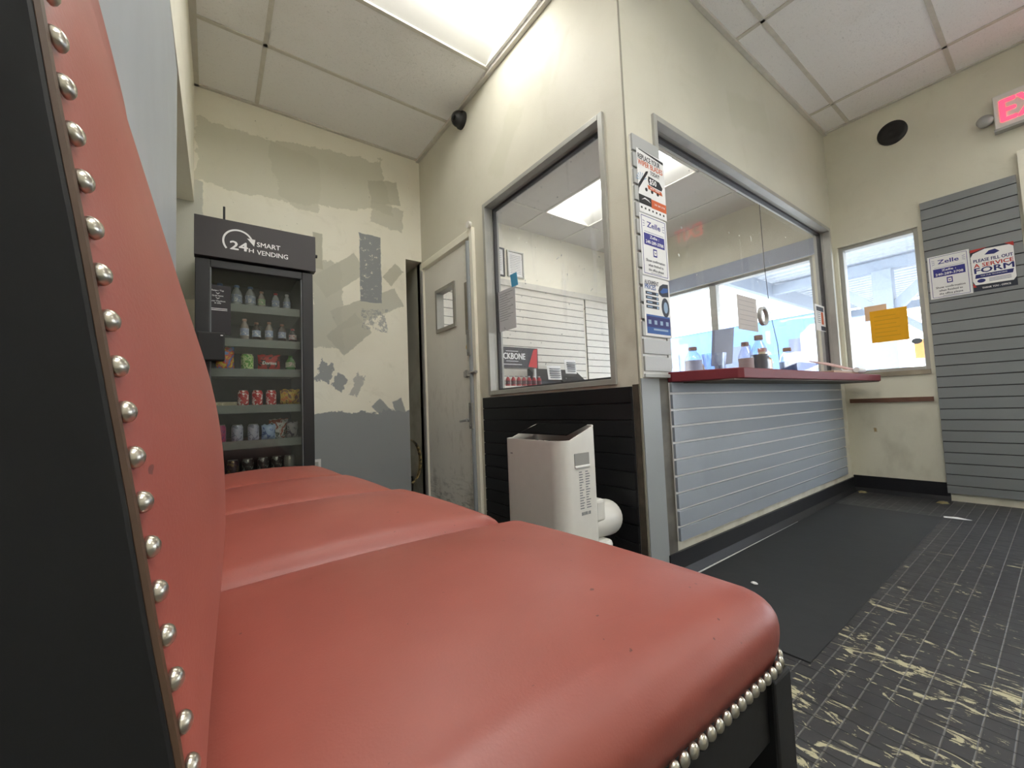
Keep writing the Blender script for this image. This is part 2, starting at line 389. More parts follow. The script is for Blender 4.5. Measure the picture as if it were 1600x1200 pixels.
# left wall: overhanging upper part, grey lower panel, recess beside the vending machine
mb = MB(); mb.prism([(-1.95, YS, 2.2), (-1.635, YS, 2.2), (-1.603, .6, 2.2), (-1.58, M, 2.2), (-1.95, M, 2.2)], (0, 0, CE - 2.2))
struct(mb.build('wall_left_upper', m_wall))
struct(box('wall_left', (-1.95, -1.86, YS, M, 0, 2.2), m_wall))
mb = MB(); mb.prism([(-1.86, YS, 0), (-1.625, YS, 0), (-1.6015, .96, 0), (-1.86, .96, 0)], (0, 0, 2.2))
struct(mb.build('wall_left_panel', m_greywall))

# cove bases
mb = MB(); mb.box(.13, L, -.012, 0, 0, .105); mb.prism([(.13, -.012, 0), (.13, -.034, 0), (.13, -.012, .03)], (L - .13, 0, 0)); struct(mb.build('baseboard_booth', m_cove))
mb = MB(); mb.box(L - .012, L, -.55, -.012, 0, .125); mb.prism([(L - .012, -.55, 0), (L - .034, -.55, 0), (L - .012, -.55, .03)], (0, .54, 0)); struct(mb.build('baseboard_right', m_cove))
struct(box('trim_floor_glint', (.2, 1.45, -.052, -.040, 0, .003), m_white))  # white strip stands in for light reflected off the bare floor edge
struct(box('trim_wood_rail', (L - .018, L, -.512, -.03, .705, .738), m_wood))
struct(box('trim_door_jamb', (L - .03, L, -1.065, -1.0, 0, 2.3), m_wall))

# ---- booth side window (window_1) and counter window (window_2)
def ring(mb, ax, pos, a0, a1, z0, z1, wd, d0, d1, bottom=True):
    def B(u0, u1, v0, v1):
        if ax == 'x': mb.box(pos + d0, pos + d1, u0, u1, v0, v1)
        else: mb.box(u0, u1, pos + d0, pos + d1, v0, v1)
    B(a0, a0 + wd, z0, z1); B(a1 - wd, a1, z0, z1); B(a0 + wd, a1 - wd, z1 - wd, z1)
    if bottom: B(a0 + wd, a1 - wd, z0, z0 + wd)
w = thing('window_1', 'side window of the booth', 'window'); del w['label'], w['category']; struct(w)
mb = MB(); ring(mb, 'x', 0, W1[0] - .006, W1[1] + .006, W1[2] - .006, W1[3] + .006, .028, -.014, .03); ring(mb, 'x', 0, W1[0], W1[1], W1[2], W1[3], .022, .03, .1)
mb.build('window_frame', m_alu, w, bevel=.002)
mb = MB(); ring(mb, 'x', 0, W1[0] + .02, W1[1] - .02, W1[2] + .02, W1[3] - .02, .016, .05, .075); mb.build('gasket', m_dkgask, w)
box('pane', (.058, .064, W1[0] + .02, W1[1] - .02, W1[2] + .02, W1[3] - .02), m_glass, w)
w = thing('window_2', 'x', 'x'); del w['label'], w['category']; struct(w)
mb = MB(); ring(mb, 'y', 0, W2[0] - .006, W2[1] + .006, .93, W2[3] + .006, .028, -.014, .03, False); ring(mb, 'y', 0, W2[0], W2[1], .93, W2[3], .022, .03, .1, False)
mb.build('window_frame', m_alu, w, bevel=.002)
mb = MB(); ring(mb, 'y', 0, W2[0] + .02, W2[1] - .02, .93, W2[3] - .02, .016, .05, .075, False); mb.build('gasket', m_dkgask, w)
# pane with the round speaking hole
hc = (1.432, 1.313); hr = .05
mb = MB(); n = 48
x0, x1, z0, z1 = W2[0] + .02, W2[1] - .02, .925, W2[3] - .02
outer = []
for k in range(n):
    a = 2 * pi * k / n; dx, dz = cos(a), sin(a)
    tt = min([(x1 - hc[0]) / dx if dx > 1e-6 else 9e9, (x0 - hc[0]) / dx if dx < -1e-6 else 9e9, (z1 - hc[1]) / dz if dz > 1e-6 else 9e9, (z0 - hc[1]) / dz if dz < -1e-6 else 9e9])
    outer.append((hc[0] + dx * tt, hc[1] + dz * tt))
inner = [(hc[0] + hr * cos(2 * pi * k / n), hc[1] + hr * sin(2 * pi * k / n)) for k in range(n)]
mb.add([(a, .06, b) for a, b in outer] + [(a, .06, b) for a, b in inner], [(k, (k + 1) % n, n + (k + 1) % n, n + k) for k in range(n)])
for (ca, cb) in ((x0, z0), (x1, z0), (x0, z1), (x1, z1)):
    near = sorted(range(n), key=lambda k: (outer[k][0] - ca) ** 2 + (outer[k][1] - cb) ** 2)
    ks = [k for k in near[:6] if abs(outer[k][0] - ca) < 1e-6 or abs(outer[k][1] - cb) < 1e-6]
    A = next(k for k in near if abs(outer[k][0] - ca) < 1e-4); B_ = next(k for k in near if abs(outer[k][1] - cb) < 1e-4)
    if A != B_: mb.add([(ca, .06, cb), (outer[A][0], .06, outer[A][1]), (outer[B_][0], .06, outer[B_][1])], [(0, 1, 2)])
mb.build('pane', m_glass, w)
mb = MB(); mb.lathe([(hr - .004, -.010), (hr + .012, -.010), (hr + .012, .012), (hr - .004, .012)], (hc[0], .06, hc[1]), 36, 'y')
mb.f = [f for f in mb.f if len(f) == 4]; mb.mi = [0] * len(mb.f); k0 = 3 * 36
mb.f += [(k0 + k, k0 + (k + 1) % 36, (k + 1) % 36, k) for k in range(36)]; mb.mi += [0] * 36
mb.build('speaking_hole_ring', m_alu, w, smooth=True)

def street_window(num, y0, y1, z0, z1, mull=()):
    w = thing('window_%d' % num, 'x', 'x'); del w['label'], w['category']; struct(w)
    mb = MB(); ring(mb, 'x', L, y0, y1, z0, z1, .03, .03, .11)
    for m in mull: mb.box(L + .03, L + .11, m - .035, m + .035, z0, z1)
    mb.build('window_frame', m_alu, w, bevel=.003)
    box('window_sill', (L - .015, L + .12, y0, y1, z0 - .03, z0 + .004), m_trim, w)
    box('pane', (L + .066, L + .072, y0 + .02, y1 - .02, z0 + .02, z1 - .02), m_glass2, w)
    return w
street_window(3, *H3[:2], *H3[2:]); street_window(4, *HB[:2], *HB[2:], mull=(1.05,)); street_window(5, *HW[:2], *HW[2:])
struct(box('trim_booth_header', (L - .03, L, .12, M, 2.0, 2.14), plain('blue grey header', sr(150, 158, 176), .4)))
# street door
d = thing('door_2', 'x', 'x'); del d['label'], d['category']; struct(d)
mb = MB(); ring(mb, 'x', L, HD[0], HD[1], 0.0, HD[3], .05, .02, .12, False)
mb.box(L + .03, L + .08, HD[0] + .05, HD[0] + .13, 0, 2.1); mb.box(L + .03, L + .08, HD[1] - .13, HD[1] - .05, 0, 2.1); mb.box(L + .03, L + .08, HD[0], HD[1], 2.1, 2.16); mb.box(L + .03, L + .08, HD[0] + .05, HD[1] - .05, 0.0, .2)
mb.build('door_frame', plain('blue grey door metal', sr(120, 136, 160), .35, .3), d)
box('pane', (L + .052, L + .058, HD[0] + .1, HD[1] - .1, .2, 2.1), m_glass2, d)

# ---- booth door (door_1)
d = thing('door_1', 'x', 'x'); del d['label'], d['category']; struct(d)
mb = MB()
mb.box(-.022, .1, 1.300, 1.345, 0, 2.055); mb.box(-.022, .1, 2.145, 2.188, 0, 2.055); mb.box(-.022, .1, 1.345, 2.145, 2.0, 2.055)
mb.build('door_frame', m_wall, d, bevel=.004)
mb = MB(); mb.box(-.03, -.02, 2.148, 2.155, 0, 1.99); mb.box(-.03, -.02, 2.165, 2.172, 0, 2.0); mb.box(-.028, -.018, 2.137, 2.142, 0, 1.98)
mb.build('hinge_edge_strip', m_steel, d)
def door_paint():
    t = NT('scuffed door paint'); x, y, z = t.sep()
    c = t.mix(t.noise(2.5, detail=4), sr(222, 220, 212), sr(236, 234, 226))
    k = t.ma('MULTIPLY', t.step(t.noise(8, vec=t.mapv((1, 1, .5)), detail=6, rough=.7), .52, .72), t.step(z, 1.5, .1))
    c = t.mix(t.ma('MULTIPLY', k, .6), c, sr(120, 112, 96))
    e = t.ma('MULTIPLY', t.step(t.noise(20, detail=5), .45, .6), t.step(y, 1.47, 1.38))
    c = t.mix(t.ma('MULTIPLY', e, .55), c, sr(110, 96, 76))
    b = t.ma('MULTIPLY', t.step(t.noise(14, vec=t.mapv((1, .5, 2)), detail=5, rough=.7), .5, .62), t.step(z, .35, .02))
    c = t.mix(t.ma('MULTIPLY', b, .7), c, sr(60, 54, 46))
    t.set(Base_Color=c, Roughness=.45); return t.m
mb = MB(); holed(mb, 1.352, 2.138, .006, 1.985, [(1.625, 1.90, 1.43, 1.73)], lambda a, b, c_, e: mb.box(.0, .044, a, b, c_, e))
mb.build('door_leaf', door_paint(), d)
mb = MB(); ring(mb, 'x', 0, 1.60, 1.925, 1.405, 1.755, .028, -.012, .05)
lf = mb.build('vision_frame', plain('vision frame', sr(160, 158, 150), .4, .3), d)
box('pane', (.018, .022, 1.61, 1.915, 1.42, 1.745), m_glass2, d)
box('patch_plate', (-.004, 0, 1.352, 1.462, 1.32, 1.70), plain('dull plate', sr(140, 134, 122), .5), d)
mb = MB(); mb.tube([(-.022, 1.362, .01), (-.022, 1.362, 1.97)], .017, 12); mb.build('guard_pipe', m_grey, d, smooth=True)
for zc in (1.245, .735):
    mb = MB(); mb.box(-.045, -.030, 1.345, 1.385, zc - .09, zc + .09)
    for q in (-.07, .07): mb.lathe([(.007, -.006), (.007, 0)], (-.047, 1.366, zc + q), 10, 'x')
    mb.build('latch_guard', plain('worn guard metal', sr(150, 150, 146), .5, .2), d, bevel=.003)
mb = MB(); mb.lathe([(.026, 0), (.026, -.008), (.022, -.016), (.022, -.026), (.014, -.03)], (0, 1.405, 1.222), 24, 'x'); mb.build('deadbolt', m_brass, d, smooth=True)
mb = MB(); mb.box(-.012, 0, 1.385, 1.50, 1.015, 1.055); mb.box(-.016, 0, 1.455, 1.475, 1.008, 1.062); mb.box(-.03, -.012, 1.30, 1.40, 1.025, 1.045); mb.tube([(-.034, 1.30, 1.035), (-.034, 1.375, 1.035)], .007, 8); mb.build('slide_bolt', m_steel, d, bevel=.002)
mb = MB(); mb.lathe([(.03, 0), (.03, -.006), (.016, -.01), (.012, -.05)], (0, 1.405, .705), 20, 'x')
mb.tube([(-.048, 1.405, .705), (-.05, 1.44, .703), (-.048, 1.50, .697), (-.04, 1.515, .694)], [.011, .011, .010, .007], 10); mb.build('lever_handle', m_steel, d, smooth=True)
mb = MB(); mb.lathe([(.024, -.01), (.024, .012), (.012, .02)], (-.03, 1.325, 2.075), 16, 'x'); tag(mb.build('door_chime', m_wplast, smooth=True), 'small white round door sensor above the top corner of the booth door', 'sensor')
box('strike_frame', (-.02, -.001, 1.20, 1.298, 0.0, .86), plain('dirty jamb', sr(140, 132, 112), .6, var=.25, scale=8), d) if False else None

# ---- ceiling lights
def troffer(x0, x1, y0, y1, z, along, lit, label):
    t = thing('ceiling_light', label, 'ceiling light', ((x0 + x1) / 2, (y0 + y1) / 2, z), 'recessed ceiling lights')
    cx, cy = (x0 + x1) / 2, (y0 + y1) / 2; h = .11
    m = plain('light housing white', sr(236, 236, 232), .5, var=.01)
    mb = MB(); mb.box(x0, x1, y0, y1, z + h, z + h + .01); mb.box(x0, x0 + .008, y0, y1, z, z + h); mb.box(x1 - .008, x1, y0, y1, z, z + h); mb.box(x0, x1, y0, y0 + .008, z, z + h); mb.box(x0, x1, y1 - .008, y1, z, z + h)
    b = .11
    if along == 'x':
        for s_ in (-1, 1):
            ye = y0 + .008 if s_ < 0 else y1 - .008; yb = cy + s_ * b
            mb.prism([(x0, ye, z + .004), (x0, yb, z + h - .012), (x0, yb, z + h - .006), (x0, ye, z + .01)], (x1 - x0, 0, 0))
        mb.build('housing', m, t)
        le = MB(); seg = 8; pts = [(x0 + .075, cy - b + 2 * b * k / seg, z + h - .012 - .035 * sin(pi * k / seg)) for k in range(seg + 1)]
        le.prism(pts, (x1 - x0 - .15, 0, 0)); le.build('lens', lit, t, smooth=True)
    else:
        for s_ in (-1, 1):
            xe = x0 + .008 if s_ < 0 else x1 - .008; xb = cx + s_ * b
            mb.prism([(xe, y0, z + .004), (xb, y0, z + h - .012), (xb, y0, z + h - .006), (xe, y0, z + .01)], (0, y1 - y0, 0))
        mb.build('housing', m, t)
        le = MB(); seg = 8; pts = [(cx - b + 2 * b * k / seg, y0 + .045, z + h - .012 - .035 * sin(pi * k / seg)) for k in range(seg + 1)]
        le.prism(pts, (0, y1 - y0 - .09, 0)); le.build('lens', lit, t, smooth=True)
lit_a = emit('lit lens', (1, .98, .93), LIGHT_TROFFER); lit_d = emit('lit unseen door lens', (1, .98, .94), 4.0); lit_b = emit('lit booth lens', (1, .98, .94), LIGHT_BOOTH); lit_c = emit('lit fill lens', (1, .98, .94), FILL_LAMP)
troffer(*LIGHTS[0], CE, 'x', lit_a, 'bright recessed ceiling light over the aisle between chairs and booth door')
troffer(*HID[0], CE, 'x', lit_c, 'unseen fill light added above the front chair of the row')
troffer(*HID[1], CE, 'x', lit_c, 'unseen fill light added above the entrance end of the aisle')
troffer(*HID[2], CE, 'x', lit_d, 'unseen ceiling light added in front of the street door')
troffer(*BL, BC, 'y', lit_b, 'bright recessed ceiling light inside the booth seen through its windows')

# ================================================================== OBJECTS
# ---- four red upholstered chairs against the grey panel
CX = -1.24
def cushion(mb, a, b, zb, zt, r, crown, bulge, N=26):
    # rounded, crowned seat pad built on a cube grid
    c = (zt - zb) / 2; zc = (zt + zb) / 2; ext = (a, b, c); idx = {}; vs = []; fs = []
    def pt(p):
        k = tuple(round(q, 5) for q in p)
        if k in idx: return idx[k]
        e = Vector((p[0] * a, p[1] * b, p[2] * c)); R = (r[0], r[1], min(r[2], c * .98))
        q = Vector([max(-ext[i] + R[i], min(ext[i] - R[i], e[i])) for i in range(3)])
        if e.z < 0: q.z = e.z
        d = e - q
        d = Vector([d[i] / R[i] for i in range(3)])
        if d.length > 1e-6:
            m = max(abs(x) for x in d); d = d / d.length * m
        v = q + Vector([d[i] * R[i] for i in range(3)])
        u_, w_ = v.x / a, v.y / b
        top = max(0, (v.z + c) / (2 * c))
        v.z += crown * (1 - abs(u_) ** 2.2) * (1 - abs(w_) ** 2.2) * top
        side = max(0, 1 - (v.z / c) ** 2) if abs(v.z) < c else 0
        v.x += bulge * u_ ** 3 * side * (1 - .3 * w_ * w_); v.y += bulge * w_ ** 3 * side * (1 - .3 * u_ * u_)
        idx[k] = len(vs); vs.append((v.x + CX, v.y, v.z + zc)); return idx[k]
    g = [-cos(pi * i / N) * .5 - (1 - 2 * i / N) * .5 for i in range(N + 1)]
    for ax in range(3):
        for sgn in (-1, 1):
            if ax == 2 and sgn < 0: pass
            for i in range(N):
                for j in range(N):
                    q = []
                    for di, dj in ((0, 0), (1, 0), (1, 1), (0, 1)):
                        p = [0, 0, 0]; p[ax] = sgn; p[(ax + 1) % 3] = g[i + di]; p[(ax + 2) % 3] = g[j + dj]; q.append(pt(p))
                    fs.append(tuple(q))
    return mb.add(vs, fs)
def lerp_tab(tab, z):
    if z <= tab[0][0]: return tab[0][1]
    for (z0, x0), (z1, x1) in zip(tab, tab[1:]):
        if z <= z1:
            k = (z - z0) / (z1 - z0); return x0 + (x1 - x0) * k
    return tab[-1][1]
XE = [(.45, -1.488), (.55, -1.490), (.65, -1.496), (.70, -1.504), (.76, -1.512), (.80, -1.518), (.85, -1.525), (.90, -1.533), (.94, -1.538), (1.02, -1.553), (1.12, -1.570), (1.2, -1.580)]
XM = [(.45, -1.505), (.55, -1.507), (.60, -1.499), (.65, -1.490), (.70, -1.485), (.76, -1.487), (.81, -1.494), (.87, -1.510), (.92, -1.523), (.97, -1.536), (1.02, -1.549), (1.07, -1.562), (1.12, -1.571), (1.2, -1.582)]
BW = .244     # half width of the back
YC = -.648
def smooth_tab(tab, z): return (lerp_tab(tab, z - .02) + 2 * lerp_tab(tab, z) + lerp_tab(tab, z + .02)) / 4
nail_me = None
def nail_mesh():
    m = MB(); prof = [(.0062, 0), (.0060, .0018), (.0048, .0036), (.0028, .0048), (.0006, .0052)]
    m.lathe(prof, n=14); o = m.build('nail_head', m_nail, smooth='all'); me = o.data; bpy.data.objects.remove(o); return me
def make_chair(label):
    O = Vector((CX, YC, 0)); t = thing('upholstered_chair', label, 'chair', O, 'red leather chairs in a row along the panel')
    mb = MB(); cushion(mb, .279, .234, .490, .564, (.044, .036, .034), .028, .009); mb.v = [(x - .001 - .022 * (y + .24) / .48 * max(0, (x + 1.49) / .51), y + YC, z) for x, y, z in mb.v]
    mb.build('seat', m_vinyl, t, smooth='all')
    mb = MB(); mb.box(CX - .25, CX + .248, YC - .238, YC + .238, .425, .4935); mb.build('seat_rail', m_blackwood, t, bevel=.004)
    for sx in (1,):
        for sy in (-1, 1):
            m = MB(); xx = CX + .236; yy = YC + sy * .226; m.prism([(xx - .022, yy - .02, .49), (xx + .02, yy - .02, .49), (xx + .02, yy + .02, .49), (xx - .022, yy + .02, .49)], (0, 0, -.49))
            m.build('leg', m_blackwood, t, bevel=.003)
    for sy in (-1, 1):
        m = MB(); yy = YC + sy * .226; m.prism([(-1.585, yy - .02, 0), (-1.545, yy - .02, 0), (-1.505, yy - .02, .46), (-1.575, yy - .02, .46)], (0, .04, 0)); m.build('leg', m_blackwood, t, bevel=.003)
    # back: wooden shell and crowned pad
    Z = [.44 + i * (1.18 - .44) / 36 for i in range(37)]
    m = MB()
    pts = [(smooth_tab(XE, z) - .003, z) for z in Z] + [(smooth_tab(XE, 1.18) - .006 - .012, 1.192)] + [(-1.5985, 1.192)] + [(-1.598, .46)]
    m.prism([(x, YC - BW - .003, z) for x, z in pts], (0, 2 * BW + .006, 0)); m.build('back_frame', m_blackwood, t, bevel=.0025)
    m = MB(); NV = 30; rows = []
    Z2 = [.50 + i * (1.185 - .50) / 48 for i in range(49)]
    vs = []
    for z in Z2:
        e = min(1.0, (1.185 - z) / .03); e = max(e, 0.0) ** .5
        for j in range(NV + 1):
            v = -cos(pi * j / NV); y = YC + v * (BW - .001)
            xe = smooth_tab(XE, z) - .004; xm = smooth_tab(XM, z)
            bump_ = (xm - xe) * (1 - abs(v) ** 2.2) + .005 * (1 - abs(v) ** 14)
            vs.append((xe + bump_ * (.25 + .75 * e), y, z))
    nr = NV + 1
    fs = [(i * nr + j, i * nr + j + 1, (i + 1) * nr + j + 1, (i + 1) * nr + j) for i in range(len(Z2) - 1) for j in range(NV)]
    nb = len(vs); vs += [(x - .006, y, z) for x, y, z in vs[:]]
    fs += [(nb + i * nr + j, nb + (i + 1) * nr + j, nb + (i + 1) * nr + j + 1, nb + i * nr + j + 1) for i in range(len(Z2) - 1) for j in range(NV)]
    rim = [j for j in range(nr)] + [i * nr + NV for i in range(1, len(Z2))] + [(len(Z2) - 1) * nr + j for j in range(NV - 1, -1, -1)] + [i * nr for i in range(len(Z2) - 2, 0, -1)]
    fs += [(rim[k], rim[(k + 1) % len(rim)], nb + rim[(k + 1) % len(rim)], nb + rim[k]) for k in range(len(rim))]
    m.add(vs, fs); m.build('back_pad', m_vinyl, t, smooth='all')
    m = MB(); m.tube([(smooth_tab(XE, z) - .003, YC - BW, z) for z in Z[3:]], .0022, 8); m.build('welt', plain('dark brown welt', sr(84, 62, 44), .5), t, smooth=True)
    return t
def put_nail(me, t, p, nrm):
    k_ = .68 if nrm[0] == .95 else 1.0
    o = bpy.data.objects.new('nail_head', me); COL.objects.link(o); o.parent = t
    o.location = Vector(p) - ORG[t.name]; o.scale = (k_, k_, k_); o.rotation_mode = 'QUATERNION'; o.rotation_quaternion = Vector((0, 0, 1)).rotation_difference(Vector(nrm)); return o
chair = make_chair('red leather chair nearest of the row, its back and dark side frame close up')
nail_me = nail_mesh()
XF = CX + .261
def pad_path(x0, x1, ya, yb, r):
    P = [(x0, ya, 0, -1)]; 
    for k in range(9): a = radians(-90 + 90 * k / 8); P.append((x1 - r + r * cos(a), ya + r + r * sin(a), cos(a), sin(a)))
    sk = .022
    for k in range(9): a = radians(90 * k / 8); P.append((x1 - r + r * cos(a) - sk, yb - r + r * sin(a), cos(a), sin(a)))
    P.append((x0, yb, 0, 1)); return P
PP = pad_path(CX - .235, XF + .024, YC - .2425, YC + .2425, .060); trim_pts = []; carry = 0.0
for (xa, ya, na, ma_), (xb, yb2, nb_, mb_) in zip(PP, PP[1:]):
    d_ = math.hypot(xb - xa, yb2 - ya); q = carry
    while q < d_:
        f = q / d_; nx, ny = na + (nb_ - na) * f, ma_ + (mb_ - ma_) * f
        trim_pts.append(((xa + (xb - xa) * f, ya + (yb2 - ya) * f, .4975), (nx, ny, .05))); q += .0137
    carry = q - d_
spots = trim_pts; frontn = []
side = []
backn = []
z = .585
while z < 1.0:
    backn.append(((smooth_tab(XE, z) - .0005, YC - BW + .0055, z), (.95, -.3, .15))); z += .0168
allp = (spots + frontn + backn)
allp.sort(key=lambda q: (Vector(q[0]) - cam.matrix_world.translation).length)
for p, nn in allp[:100]: put_nail(nail_me, chair, p, nn)
def trim_nails(points, t):
    m = MB(); src = [v.co.copy() for v in nail_me.vertices]; fcs = [tuple(f.vertices) for f in nail_me.polygons]
    for p, nn in points:
        q = Vector((0, 0, 1)).rotation_difference(Vector(nn)); m.add([q @ c + Vector(p) for c in src], fcs)
    o = m.build('nail_trim', m_nail, t, smooth='all'); o['kind'] = 'stuff'; return o
rest = allp[100:] + [((x, YC + .2435, .4965), (.1, 1, .12)) for x in side]
trim_nails(rest, chair)
# the other chairs: copies of the thing and its parts, with all nails in one strip
labels = ['second red leather chair from the camera, seat between the nearest and the third', 'third red leather chair from the camera, seat partly hidden by the second', 'red leather chair farthest along the row, closest to the vending machine']
zsc = [.995, .975, .96]
base_parts = [c for c in chair.children if not c.name.startswith('nail')]
strip = trim_nails(allp + rest, chair); strip_me = strip.data; bpy.data.objects.remove(strip)
for i in range(3):
    r = chair.copy(); COL.objects.link(r); xs_ = (.94, .90, .87)[i]; r.location = (-1.598 + .358 * xs_, chair.location.y + .5 * (i + 1), 0); r.scale = (xs_, 1, zsc[i]); r['label'] = labels[i]
    for c in base_parts:
        q = c.copy(); COL.objects.link(q); q.parent = r
    q = bpy.data.objects.new('nail_trim', strip_me); COL.objects.link(q); q.parent = r; q['kind'] = 'stuff'

# ---- slat panels
def slat_panel(fc, u0, u1, v0, v1, first, pitch, gap, depth, mats, name, label, cat, parts_label=None, group=None):
    """boards of a slat wall with open grooves in front of a backing strip"""
    t = thing(name, label, cat, fc.p((u0 + u1) / 2, v0), group)
    m = MB(); fc.rect(m, u0, v0, u1, v1, .0005, depth * .45); m.build('groove_backing', mats[1], t)
    m = MB(); top = v1; g = first
    while g - gap / 2 > v0:
        fc.rect(m, u0, g + gap / 2, u1, top, depth * .45, depth)
        top = g - gap / 2; g -= pitch
    fc.rect(m, u0, v0, u1, top, depth * .45, depth)
    m.build('slat_board', mats[0], t, bevel=.0012); return t
FY = Face((0, 0, 0), (1, 0, 0), (0, -1, 0))            # on the counter wall, u = x
FX = Face((0, 0, 0), (0, -1, 0), (-1, 0, 0))           # on the booth side wall, u = -y
FR = Face((L, 0, 0), (0, -1, 0), (-1, 0, 0))           # on the right wall, u = -y
slat_panel(FY, .205, 2.55, .152, .866, .816, .0752, .0105, .022, (m_slat, m_groove), 'slatwall', 'long grey slatted panel with white grooves under the red counter', 'panel')
slat_panel(FX, -1.245, -.040, .02, .852, .78, .0752, .005, .016, (m_bslat, m_dgroove), 'slatwall', 'black painted slatted panel behind the portable air conditioner', 'panel')
slat_panel(FR, .537, .985, .055, 2.155, 2.10, .0765, .006, .020, (m_slat2, m_dgroove), 'slatwall', 'tall grey slatted wall panel beside the street door carrying two notices', 'panel')
# grey painted post face and raw strip
m = MB(); m.box(.004, .135, -.006, 0, .0, .885); struct(m.build('trim_grey_post', slat_paint('grey post paint', sr(150, 155, 157), sr(110, 105, 98), .6)))
m = MB(); m.box(.135, .205, -.004, 0, .1, .885); struct(m.build('trim_post_edge', plain('scraped post edge', sr(112, 108, 100), .6, var=.3, scale=10)))
m = MB(); m.box(-.004, 0, .006, .036, .02, .86); struct(m.build('trim_panel_edge', plain('chipped edge', sr(84, 74, 62), .7, var=.3, scale=16)))
# narrow slat strip on the corner post behind the posters
slat_panel(FY, .022, .222, .888, 1.985, 1.905, .0765, .012, .018, (slat_paint('pale post slat', sr(178, 180, 180)), m_groove), 'slat_strip', 'narrow pale grey slatted strip on the corner post behind three posters', 'panel')

# ---- counter top
m = MB(); m.prism([(.206, -.0245, .868), (.232, -.085, .868), (.325, -.262, .868), (.350, -.276, .868), (2.50, -.276, .868), (2.56, -.262, .868), (2.60, -.02, .868), (2.60, .42, .868), (.235, .42, .868), (.235, .0, .868), (.206, .0, .868)], (0, 0, .046))
ct = thing('counter_top', 'dark red laminate counter running under the long booth window', 'counter', (1.4, 0, .868))
m.build('top', m_counter, ct, bevel=.004)
m = MB(); m.box(.30, 2.55, -.255, -.024, .862, .868); m.build('underside', plain('counter underside', sr(120, 112, 100), .7), ct)
struct(box('trim_counter_infill', (.235, 2.6, .0, .42, .84, .868), m_wall)) if False else None

# ---- posters -------------------------------------------------------------
def sheet(name, label, cat, fc, u0, v0, u1, v1, base, w=.0, th=.0015, group=None, sk=0.0, parent_mat=None):
    t = thing(name, label, cat, fc.p(u0, v0, w), group)
    m = MB(); fc.rect(m, u0, v0, u1, v1, w, w + th, sk=sk); m.build('sheet', base, t); return t
P_NAVY = plain('ink navy', sr(34, 40, 110), .6, var=0); P_BLK = plain('ink black', sr(28, 28, 32), .6, var=0); P_OR = plain('ink orange', sr(206, 96, 48), .6, var=0)
P_RED = plain('ink red', sr(190, 56, 50), .6, var=0); P_BLUE = plain('ink blue', sr(44, 90, 160), .6, var=0); P_GR = plain('ink grey', sr(120, 124, 130), .6, var=0)
P_W = plain('ink white', sr(240, 240, 240), .6, var=0); P_DK = plain('ink slate', sr(44, 50, 64), .6, var=0); P_PUR = plain('ink indigo', sr(52, 52, 138), .6, var=0)
P_LB = plain('ink pale blue', sr(150, 176, 204), .6, var=0)
def zelle(fc, u0, v0, u1, v1, label):
    t = sheet('payment_poster', label, 'poster', fc, u0, v0, u1, v1, m_paper, w=fw0)
    W_, H_ = u1 - u0, v1 - v0; X = lambda a: u0 + a * W_; Y = lambda b: v0 + b * H_; w0 = fw0 + .0016; w1 = w0 + .0005
    m = MB(); e = .004
    for (a, b, c, d_) in ((.06, .03, .94, .03), (.06, .97, .94, .97)): fc.rect(m, X(a), Y(b) - .0012, X(c), Y(b) + .0012, w0, w1)
    for a in (.06, .94): fc.rect(m, X(a) - .0012, Y(.03), X(a) + .0012, Y(.97), w0, w1)
    text_mesh(m, fc, 'Zelle', X(.5), Y(.80), H_ * .095, W_ * .5, w1, .03, 'c')
    fc.rect(m, X(.15), Y(.715), X(.85), Y(.72), w0, w1)
    for s_ in (-1, 1):
        for k in (-1, 0, 1): fc.poly(m, [(X(.5 + s_ * .33), Y(.84 + k * .035)), (X(.5 + s_ * .40), Y(.84 + k * .05)), (X(.5 + s_ * .40), Y(.847 + k * .05)), (X(.5 + s_ * .33), Y(.847 + k * .035))], w0, w1)
    m.build('blue_lettering', P_PUR, t)
    m = MB(); fc.rect(m, X(.12), Y(.50), X(.88), Y(.69), w0, w1); m.build('number_band', P_PUR, t)
    m = MB(); text_mesh(m, fc, 'Zelle :', X(.5), Y(.62), H_ * .05, W_ * .34, w1 + .0004, .03, 'c'); text_mesh(m, fc, '240-289-3708', X(.5), Y(.53), H_ * .055, W_ * .66, w1 + .0004, .03, 'c'); m.build('number_lettering', P_W, t)
    m = MB(); fc.rect(m, X(.43), Y(.33), X(.57), Y(.46), w0, w1); fc.rect(m, X(.455), Y(.355), X(.545), Y(.435), w1, w1 + .0004, 1)
    m.build('phone_icon', [P_PUR, P_W], t)
    m = MB(); text_mesh(m, fc, 'v', X(.5), Y(.375), H_ * .05, W_ * .06, w1 + .0008, .03, 'c')
    for k, s_ in enumerate(('Show confirmation', 'when finished to', 'the office please')): text_mesh(m, fc, s_, X(.5), Y(.23 - .075 * k), H_ * .046, W_ * (.70, .56, .56)[k], w1, .02, 'c')
    fc.rect(m, X(.3), Y(.05), X(.7), Y(.055), w0, w1)
    m.build('message_lettering', P_DK, t); return t
fw0 = .0185
